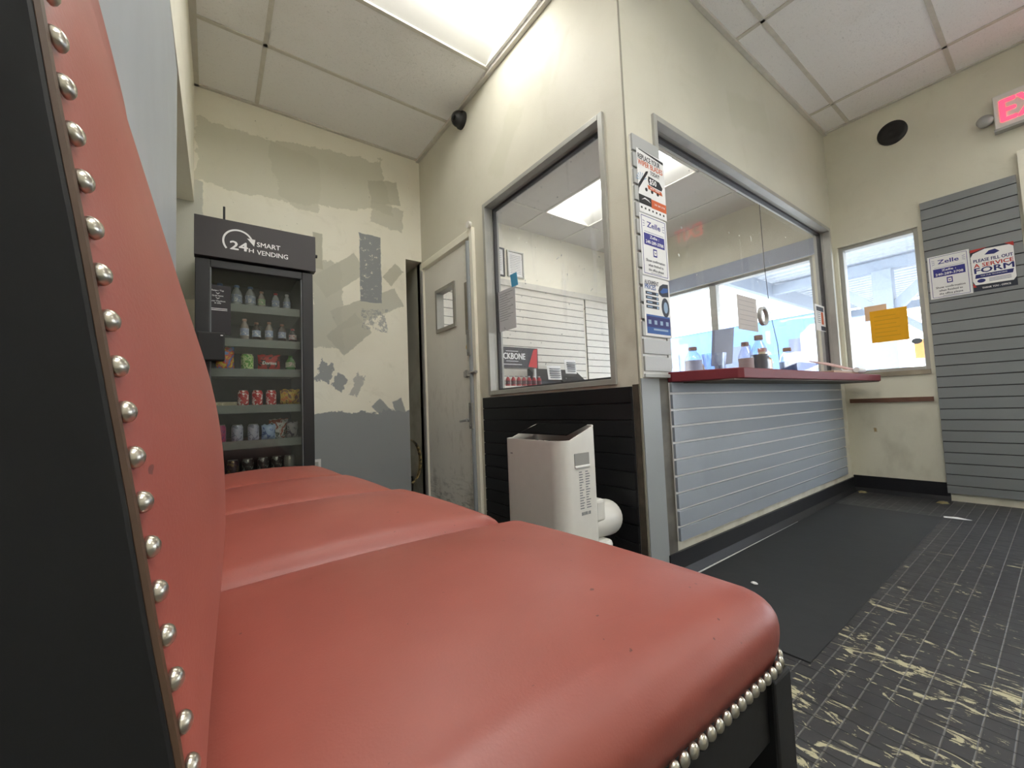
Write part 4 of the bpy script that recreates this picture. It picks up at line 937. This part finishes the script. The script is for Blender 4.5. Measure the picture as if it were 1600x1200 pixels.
# ================================================================== booth interior
FB = Face((0, M, 0), (1, 0, 0), (0, -1, 0))
t = slat_panel(FB, .12, 1.995, .70, 2.0, 1.93, .0765, .006, .018, (m_wslat, m_dgroove), 'slatwall', 'white slatted wall inside the booth behind the battery sign', 'panel')
t = slat_panel(FB, 2.03, 2.70, .70, 2.0, 1.91, .0765, .006, .018, (m_wslat, m_dgroove), 'slatwall', 'white slatted wall inside the booth in the corner by the street window', 'panel')
struct(box('trim_booth_rail', (.1, L, M - .035, M, 2.0, 2.06), m_grid))
def cert(x0, x1, z0, z1, fm, label):
    t = thing('framed_certificate', label, 'certificate', ((x0 + x1) / 2, M, z0)); mb = MB(); ring(mb, 'y', M, x0, x1, z0, z1, .014, -.018, 0); mb.build('frame', fm, t, bevel=.002)
    mb = MB(); mb.box(x0 + .014, x1 - .014, M - .008, M - .002, z0 + .014, z1 - .014); mb.build('certificate_sheet', m_paper, t)
    mb = MB(); f = Face((0, M - .008, 0), (1, 0, 0), (0, -1, 0)); [f.rect(mb, x0 + .035, z1 - .05 - .018 * k, x1 - .035, z1 - .046 - .018 * k, .0002, .0007) for k in range(11)]; mb.build('line_print', P_GR, t)
cert(.71, .892, 2.095, 2.385, m_black, 'black framed certificate on the booth wall, partly behind the window frame'); cert(.928, 1.135, 2.105, 2.38, m_alu, 'silver framed certificate on the booth wall above the slatted panel')
# rear bench in the booth
t = thing('booth_bench', 'pale work bench along the rear wall inside the booth', 'bench', (1.3, 1.95, 0)); mb = MB(); mb.box(.12, 2.3, 1.72, M - .02, .93, .965); mb.build('bench_top', m_wplast, t, bevel=.003)
mb = MB(); mb.box(.12, 2.3, 1.76, M - .02, .0, .93); mb.build('bench_cabinet', m_wplast, t)
# battery sign on a stand with a row of small red bottles
t = thing('battery_sign', 'dark battery sign with white lettering and a red wedge on the booth bench', 'sign', (.8, 1.9, .965))
mb = MB(); mb.box(.36, 1.035, 1.897, 1.91, 1.14, 1.332); mb.build('sign_board', plain('sign dark', sr(52, 50, 54), .5, var=.04), t)
fs_ = Face((0, 1.897, 0), (1, 0, 0), (0, -1, 0)); mb = MB(); text_mesh(mb, fs_, 'BACKBONE', .555, 1.222, .058, .325, .001, .04)
fs_.rect(mb, .66, 1.292, .80, 1.297, .0003, .001); fs_.rect(mb, .66, 1.20, .80, 1.205, .0003, .001); fs_.rect(mb, .60, 1.170, .84, 1.176, .0003, .001); mb.build('sign_lettering', P_W, t)
mb = MB(); fs_.poly(mb, [(.985, 1.32), (1.03, 1.33), (1.02, 1.145), (.915, 1.155)], .0003, .001); mb.build('red_wedge', plain('sign red', sr(205, 40, 40), .5, var=0), t)
for xx in (.40, 1.0): mb = MB(); mb.box(xx - .012, xx + .012, 1.90, 1.92, .965, 1.14); mb.build('sign_post', m_steel, t)
for k in range(8): bottle(.585 + .0605 * k, 1.86, .965, c_wht, plain('additive red', sr(176, 40, 50), .3), plain('dark wine label', sr(90, 30, 40), .4), 'small red bottle in the row below the battery sign', h=.098, r=.022, group='red bottles below the battery sign', name='additive_bottle')
def tray(x0, x1, y, label):
    t = thing('letter_tray', label, 'tray', ((x0 + x1) / 2, y, .965)); mb = MB(); mb.prism([(x0, y - .1, .965), (x0, y + .1, .965), (x0, y + .1, 1.16), (x0, y + .07, 1.16), (x0, y - .1, 1.02)], (x1 - x0, 0, 0)); mb.build('tray_body', m_matte, t, bevel=.003); return t
tray(1.06, 1.33, 2.0, 'black document tray on the booth bench next to the battery sign'); tray(1.38, 1.72, 2.02, 'black document tray on the booth bench farther from the battery sign')
def stand_paper(x0, x1, y, z0, z1, label, lean=.03):
    t = thing('price_sheet', label, 'paper', ((x0 + x1) / 2, y, z0)); mb = MB(); mb.prism([(x0, y, z0), (x1, y + .005, z0), (x1 + .01, y + lean, z1), (x0 + .01, y + lean, z1)], (0, .003, 0)); mb.build('sheet', m_paper, t)
    f = Face((0, y - .001, 0), (1, 0, 0), (0, -1, 0)); mb = MB()
    for k in range(5): f.rect(mb, x0 + .03, z1 - .035 - .022 * k, x1 - .02, z1 - .028 - .022 * k, -.02, .0005)
    mb.build('line_print', P_GR, t)
stand_paper(1.15, 1.33, 1.885, 1.035, 1.175, 'white sheet leaning on the tray beside the battery sign')
stand_paper(1.40, 1.56, 1.90, 1.10, 1.245, 'white card with a dark heading above the farther tray')
# desk clutter behind the counter glass
wb = liq('water bottle', (.75, .8, .85)); wl_ = plain('black label', sr(44, 46, 60), .5); 
def clear_mat():
    t = NT('clear plastic'); t.t.nodes.remove(t.b); f = t.n('ShaderNodeLayerWeight', out=1, Blend=.35)
    t.put(t.out.inputs['Surface'], t.n('ShaderNodeMixShader', i0=t.ma('ADD', .12, t.ma('MULTIPLY', f, .5)), i1=t.n('ShaderNodeBsdfTransparent', Color=(.9, .94, 1)), i2=t.n('ShaderNodeBsdfGlossy', Color=(.8, .85, .95), Roughness=.1))); return t.m
clr = clear_mat()
bottle(.88, .25, .914, plain('brown cap', sr(150, 120, 110), .4), clr, plain('blue grey label', sr(150, 160, 190), .5), 'clear bottle at the corner-post end of the counter behind the glass', h=.19, r=.05)
bottle(1.62, .27, .914, plain('brown cap', sr(150, 120, 110), .4), clr, plain('tan label', sr(170, 150, 150), .5), 'shorter clear water bottle of the pair behind the counter glass', h=.27, r=.05)
bottle(1.80, .25, .914, plain('brown cap', sr(150, 120, 110), .4), clr, wl_, 'taller clear water bottle with a black label behind the counter glass', h=.33, r=.058)
bottle(2.28, .24, .914, plain('brown cap', sr(150, 120, 110), .4), clr, plain('blue label', sr(40, 80, 140), .5), 'clear bottle with a blue label near the papers on the counter', h=.26, r=.06)
t = thing('clear_cup', 'clear plastic cup on the counter between the bottle and the monitor', 'cup', (1.13, .25, .914)); mb = MB(); mb.lathe([(.055, 0), (.075, .16), (.072, .16), (.052, .004)], (1.13, .25, .914), 22); mb.build('cup_body', clr, t, smooth=True)
t = thing('tape_roll', 'pale ring of tape standing on edge beside the first clear bottle', 'tape', (1.0, .28, .914)); mb = MB(); mb.tube([(1.0 + .048 * cos(a * pi / 12), .28, .966 + .048 * sin(a * pi / 12)) for a in range(25)], .009, 8, caps=False); mb.build('tape_ring', m_wplast, t, smooth=True)
t = thing('monitor', 'grey screen seen from behind, standing inside the booth near the mullion', 'monitor', (1.75, .62, .0)); mb = MB(); mb.prism([(1.80, .60, 1.05), (2.12, .60, 1.08), (2.20, .60, 1.40), (1.86, .60, 1.35)], (0, .025, 0)); mb.build('screen_shell', plain('screen grey', sr(120, 126, 150), .5), t, bevel=.004)
mb = MB(); mb.box(1.98, 2.02, .625, .65, .80, 1.2); mb.box(1.88, 2.12, .56, .74, .782, .80); mb.build('stand', m_matte, t)
t = thing('booth_desk', 'pale desk surface inside the booth behind the counter', 'desk', (1.6, .7, 0)); mb = MB(); mb.box(.9, 2.6, .43, .95, .75, .782); mb.build('desk_top', m_wplast, t, bevel=.003)
for xx in (.93, 2.57):
    mb = MB(); mb.box(xx - .02, xx + .02, .45, .93, 0, .75); mb.build('leg', m_wplast, t)
t = thing('paper_heap', 'loose heap of papers and receipts at the street end of the counter', 'papers', (2.2, .05, .914))
for k, (x0, x1, y0, y1, z0, z1, rot) in enumerate(((1.62, 2.20, -.24, .04, .914, .916, 0), (1.86, 2.42, -.22, .035, .931, .935, 0), (2.05, 2.46, -.20, .03, .948, 1.03, 0))):
    mb = MB(); mb.prism([(x0, y0, z0), (x1, y0 + .02, z0), (x1 + .03, y1, z1), (x0 + .02, y1, z1)], (0, 0, (.016, .012, .006)[k])); mb.build('paper_sheet', [plain('kraft paper', sr(190, 160, 140), .8), plain('receipt', sr(214, 204, 196), .8), plain('pink slip', sr(198, 160, 150), .8)][k], t)
mb = MB(); mb.tube([(2.10, -.235, .945), (2.30, -.225, .945)], .018, 14); mb.build('paper_roll', m_paper, t, smooth=True)
t = thing('orange_jug', 'orange topped clear jug behind the counter glass by the papers', 'jug', (2.12, .36, .914)); mb = MB(); mb.lathe([(.06, 0), (.065, .02), (.065, .17), (.03, .21), (.028, .24)], (2.12, .36, .914), 20); mb.build('jug_body', plain('amber', sr(226, 190, 130), .4), t, smooth=True)
mb = MB(); mb.lathe([(.032, .235), (.032, .265)], (2.12, .36, .914), 16); mb.build('jug_cap', P_OR, t, smooth=True)

t = thing('cable', 'thin black cord hanging from the booth ceiling behind the counter glass', 'cable', (2.25, .35, BC)); mb = MB(); mb.tube([(2.25, .35, BC), (2.26, .35, 1.9), (2.30, .35, 1.5), (2.38, .34, 1.22), (2.34, .32, 1.0), (2.30, .32, .914)], .003, 6); mb.build('cord_line', m_matte, t, smooth=True)
# ================================================================== fittings on walls
t = thing('security_camera', 'black dome security camera high on the booth wall near the ceiling light', 'camera', (0, 1.41, 2.90))
mb = MB(); mb.lathe([(.062, 0), (.062, -.018), (.055, -.03)], (0, 1.41, 2.90), 28, 'x'); mb.build('mount_base', m_matte, t, smooth=True)
mb = MB(); mb.lathe([(.055, -.028), (.054, -.045), (.047, -.062), (.034, -.076), (.016, -.085), (.002, -.087)], (0, 1.41, 2.90), 28, 'x'); mb.build('dome', plain('dark dome', sr(52, 52, 54), .25), t, smooth=True)
mb = MB(); mb.lathe([(.022, -.074), (.022, -.086), (.014, -.090), (.010, -.084)], (.006, 1.40, 2.885), 20, 'x'); mb.build('lens_ring', m_gloss, t, smooth=True)
t = thing('wall_speaker', 'round black speaker high on the wall above the street window', 'speaker', (L, -.427, 2.765))
mb = MB(); mb.lathe([(.088, 0), (.088, -.012), (.078, -.022), (.05, -.026), (.03, -.020), (.01, -.026)], (L, -.427, 2.765), 32, 'x'); mb.build('speaker_body', m_matte, t, smooth=True)
t = thing('exit_sign', 'white exit sign with red letters high on the wall by the street door', 'sign', (L, -1.12, 2.47))
mb = MB(); mb.box(L - .05, L, -1.30, -.925, 2.475, 2.70); mb.build('sign_housing', m_wplast, t, bevel=.004)
mb = MB(); mb.box(L - .055, L, -1.30, -.920, 2.462, 2.478); mb.build('sign_base', m_steel, t)
FE = Face((L - .05, 0, 0), (0, -1, 0), (-1, 0, 0)); mb = MB(); text_mesh(mb, FE, 'EXIT', .955, 2.515, .15, .31, .002, .03); mb.build('exit_lettering', emit('red exit glow', (1, .03, .06), .75), t)
t = thing('emergency_lamp', 'small round grey emergency lamp beside the exit sign', 'lamp', (L, -.885, 2.56))
mb = MB(); mb.lathe([(.036, -.02), (.040, -.045), (.030, -.055), (.012, -.058)], (L, -.885, 2.565), 22, 'x'); mb.build('lamp_head', m_steel, t, smooth=True); mb = MB(); mb.lathe([(.02, 0), (.02, -.022)], (L, -.885, 2.565), 14, 'x'); mb.build('lamp_mount', m_wplast, t, smooth=True)

# ---- stickers and papers on the street window
gw = Face((L + .0655, 0, 0), (0, -1, 0), (-1, 0, 0))
def bp_shift(a): return a
t = sheet('yellow_paper', 'bright yellow paper taped in the middle of the street window', 'paper', gw, .185, 1.178, .405, 1.432, plain('yellow paper', sr(240, 176, 10), .7, var=.03), w=.004)
mb = MB(); gy_ = Face((L + .060, 0, 0), (0, -1, 0), (-1, 0, 0))
for k in range(6): gy_.rect(mb, .21, 1.38 - .032 * k, .34 + .02 * (k % 2), 1.386 - .032 * k, 0, .0006)
mb.build('line_print', plain('faint orange ink', sr(216, 160, 10), .7, var=0), t)
sheet('orange_paper', 'pale orange paper showing from behind the yellow one on the street window', 'paper', gw, .155, 1.36, .29, 1.478, plain('pale orange', sr(232, 196, 160), .8, var=.02), w=.0006)
t = sheet('payment_sticker', 'narrow strip of card payment stickers at the edge of the street window', 'sticker', gw, .478, 1.10, .525, 1.30, m_paper, w=.0006)
mb = MB(); gw.rect(mb, .485, 1.24, .515, 1.265, .0024, .003); mb.build('blue_print', P_BLUE, t); mb = MB(); gw.rect(mb, .485, 1.20, .515, 1.222, .0024, .003); mb.build('red_print', P_RED, t); mb = MB(); gw.rect(mb, .485, 1.12, .515, 1.14, .0024, .003); mb.build('dark_print', P_DK, t)
t = thing('oval_sticker', 'small grey oval sticker under the yellow paper on the street window', 'sticker', gw.p(.44, 1.15)); mb = MB(); gw.poly(mb, [(.442 + .03 * cos(a * pi / 12), 1.158 + .022 * sin(a * pi / 12)) for a in range(24)], .0006, .0016); mb.build('sticker_face', plain('oval grey', sr(120, 130, 140), .5), t)
fj = Face((L - .001, 0, 0), (0, -1, 0), (-1, 0, 0))

# ================================================================== floor things
t = thing('floor_mat', 'dark rubber floor mat lying along the counter', 'mat', (1.0, -.31, 0)); mb = MB(); mb.prism([(-.08, -.055, 0), (-.08, -.592, 0), (2.12, -.585, 0), (2.12, -.04, 0)], (0, 0, .005)); mb.build('mat_sheet', m_mat, t)
t = thing('paper_strip', 'torn white paper strip on the tiles beyond the mat', 'paper', (2.14, -.64, 0)); mb = MB(); mb.prism([(2.165, -.580, .001), (2.135, -.585, .001), (2.125, -.66, .004), (2.15, -.70, .002), (2.165, -.64, .006)], (0, 0, .0015)); mb.build('strip', m_white, t)
t = thing('pebble', 'tiny white pebble lying on the rubber mat', 'pebble', (.335, -.262, .005)); mb = MB(); mb.lathe([(.002, 0), (.008, .003), (.009, .006), (.006, .010), (.001, .011)], (.335, -.262, .005), 12); mb.v = [(.335 + (x - .335) * 1.0, -.262 + (y + .262) * 1.6, z) for x, y, z in mb.v]; mb.build('stone', m_white, t, smooth=True)
for k, (a, b) in enumerate(((2.66, -.07), (2.60, -.52))):
    t = thing('dried_glue', ['crumbly patch of dried glue in the floor corner under the counter', 'crumbly patch of dried glue where the slatted panel meets the floor'][k], 'glue', (a, b, 0)); mb = MB(); r_ = random.Random(k)
    mb.lathe([(.03, 0), (.025, .006), (.012, .010), (.002, .011)], (a, b, 0), 9); mb.v = [(x + r_.uniform(-.008, .008), y + r_.uniform(-.012, .012), z) for x, y, z in mb.v]; mb.build('glue_blob', plain('old glue', sr(150, 140, 100), .8), t)

# ================================================================== outside
struct(box('ground_street', (L + .16, 60, -30, 40, -.22, -.12), plain('concrete', sr(176, 178, 178), .8, scale=2)))
t = thing('canopy', 'wide metal roof canopy over the forecourt outside the street window', 'canopy', (9, -2, 3.5))
mb = MB(); x = 4.2; cm = plain('canopy metal', sr(184, 190, 198), .5)
mb.box(4.2, 15.6, -9, 3.15, 3.62, 3.72)
while x < 15.5: mb.box(x, x + .12, -9, 3.12, 3.56, 3.62); x += .3
mb.build('ribbed_deck', cm, t)
for yy in (3.10, -1.0, -5.0): mb = MB(); mb.box(4.2, 15.6, yy - .06, yy + .06, 3.22, 3.56); mb.build('beam', plain('beam paint', sr(142, 152, 166), .5), t)
for xx in (4.2, 9.7, 15.5): mb = MB(); mb.box(xx - .08, xx + .08, -9, 3.1, 3.28, 3.5); mb.build('beam', plain('beam paint', sr(142, 152, 166), .5), t)
for (xx, yy) in ((9.7, 1.02), (9.7, -5.0), (15.2, 1.02), (15.2, -5.0)):
    t = thing('canopy_column', 'square white steel column with slanted braces holding the canopy', 'column', (xx, yy, -.12), 'columns under the canopy')
    mb = MB(); mb.box(xx - .15, xx + .15, yy - .15, yy + .15, -.12, 3.28); mb.build('post', plain('beam paint', sr(142, 152, 166), .5), t)
    for s_ in (-1, 1):
        mb = MB(); mb.prism([(xx - .08, yy + s_ * .14, 2.35), (xx - .08, yy + s_ * .14, 2.62), (xx - .08, yy + s_ * .85, 3.28), (xx - .08, yy + s_ * 1.1, 3.28)], (.16, 0, 0)); mb.build('brace', plain('beam paint', sr(142, 152, 166), .5), t)
t = thing('building', 'white and pale blue building across the street seen through the booth', 'building', (16, 12, -.12))
mb = MB(); mb.box(16, 26, 3.4, 30, 3.75, 6.5); mb.build('white_fascia', m_white, t)
mb = MB(); mb.box(16.05, 26, 3.4, 30, -.12, 3.75); mb.build('blue_wall', plain('pale blue wall', sr(62, 104, 160), .6), t)
for (ya, yb_) in ((4.2, 5.0), (6.4, 7.6), (9.5, 11.0)): mb = MB(); mb.box(15.98, 16.05, ya, yb_, 1.2, 2.9); mb.build('window', plain('far window', sr(50, 66, 100), .3), t)
t = thing('low_wall', 'long pale boundary wall at the far side of the forecourt', 'wall', (24, -10, -.12)); mb = MB(); mb.box(24, 24.3, -30, 1.1, -.12, 2.2); mb.build('wall_face', plain('far wall', sr(236, 238, 240), .7), t)
for k, (xx, yy, lab) in enumerate(((12.0, .85, 'orange price board outside nearest the canopy column'), (12.0, .55, 'second orange price board outside beside the first'), (7.0, 1.12, 'pale orange board outside at the booth side of the street window'))):
    t = thing('street_board', lab, 'sign', (xx, yy, -.12)); mb = MB(); zz_ = (1.55, 1.55, 1.55)[k]; hh = (.45, .45, .48)[k]; ww = (.16, .13, .18)[k]
    mb.box(xx, xx + .04, yy - ww, yy + ww, zz_, zz_ + hh); mb.build('board_face', [plain('board orange', sr(236, 140, 70), .6), plain('board orange', sr(236, 140, 70), .6), plain('board amber', sr(236, 180, 120), .6)][k], t)
    mb = MB(); mb.box(xx + .01, xx + .03, yy - .02, yy + .02, -.12, zz_); mb.build('board_post', m_steel, t)
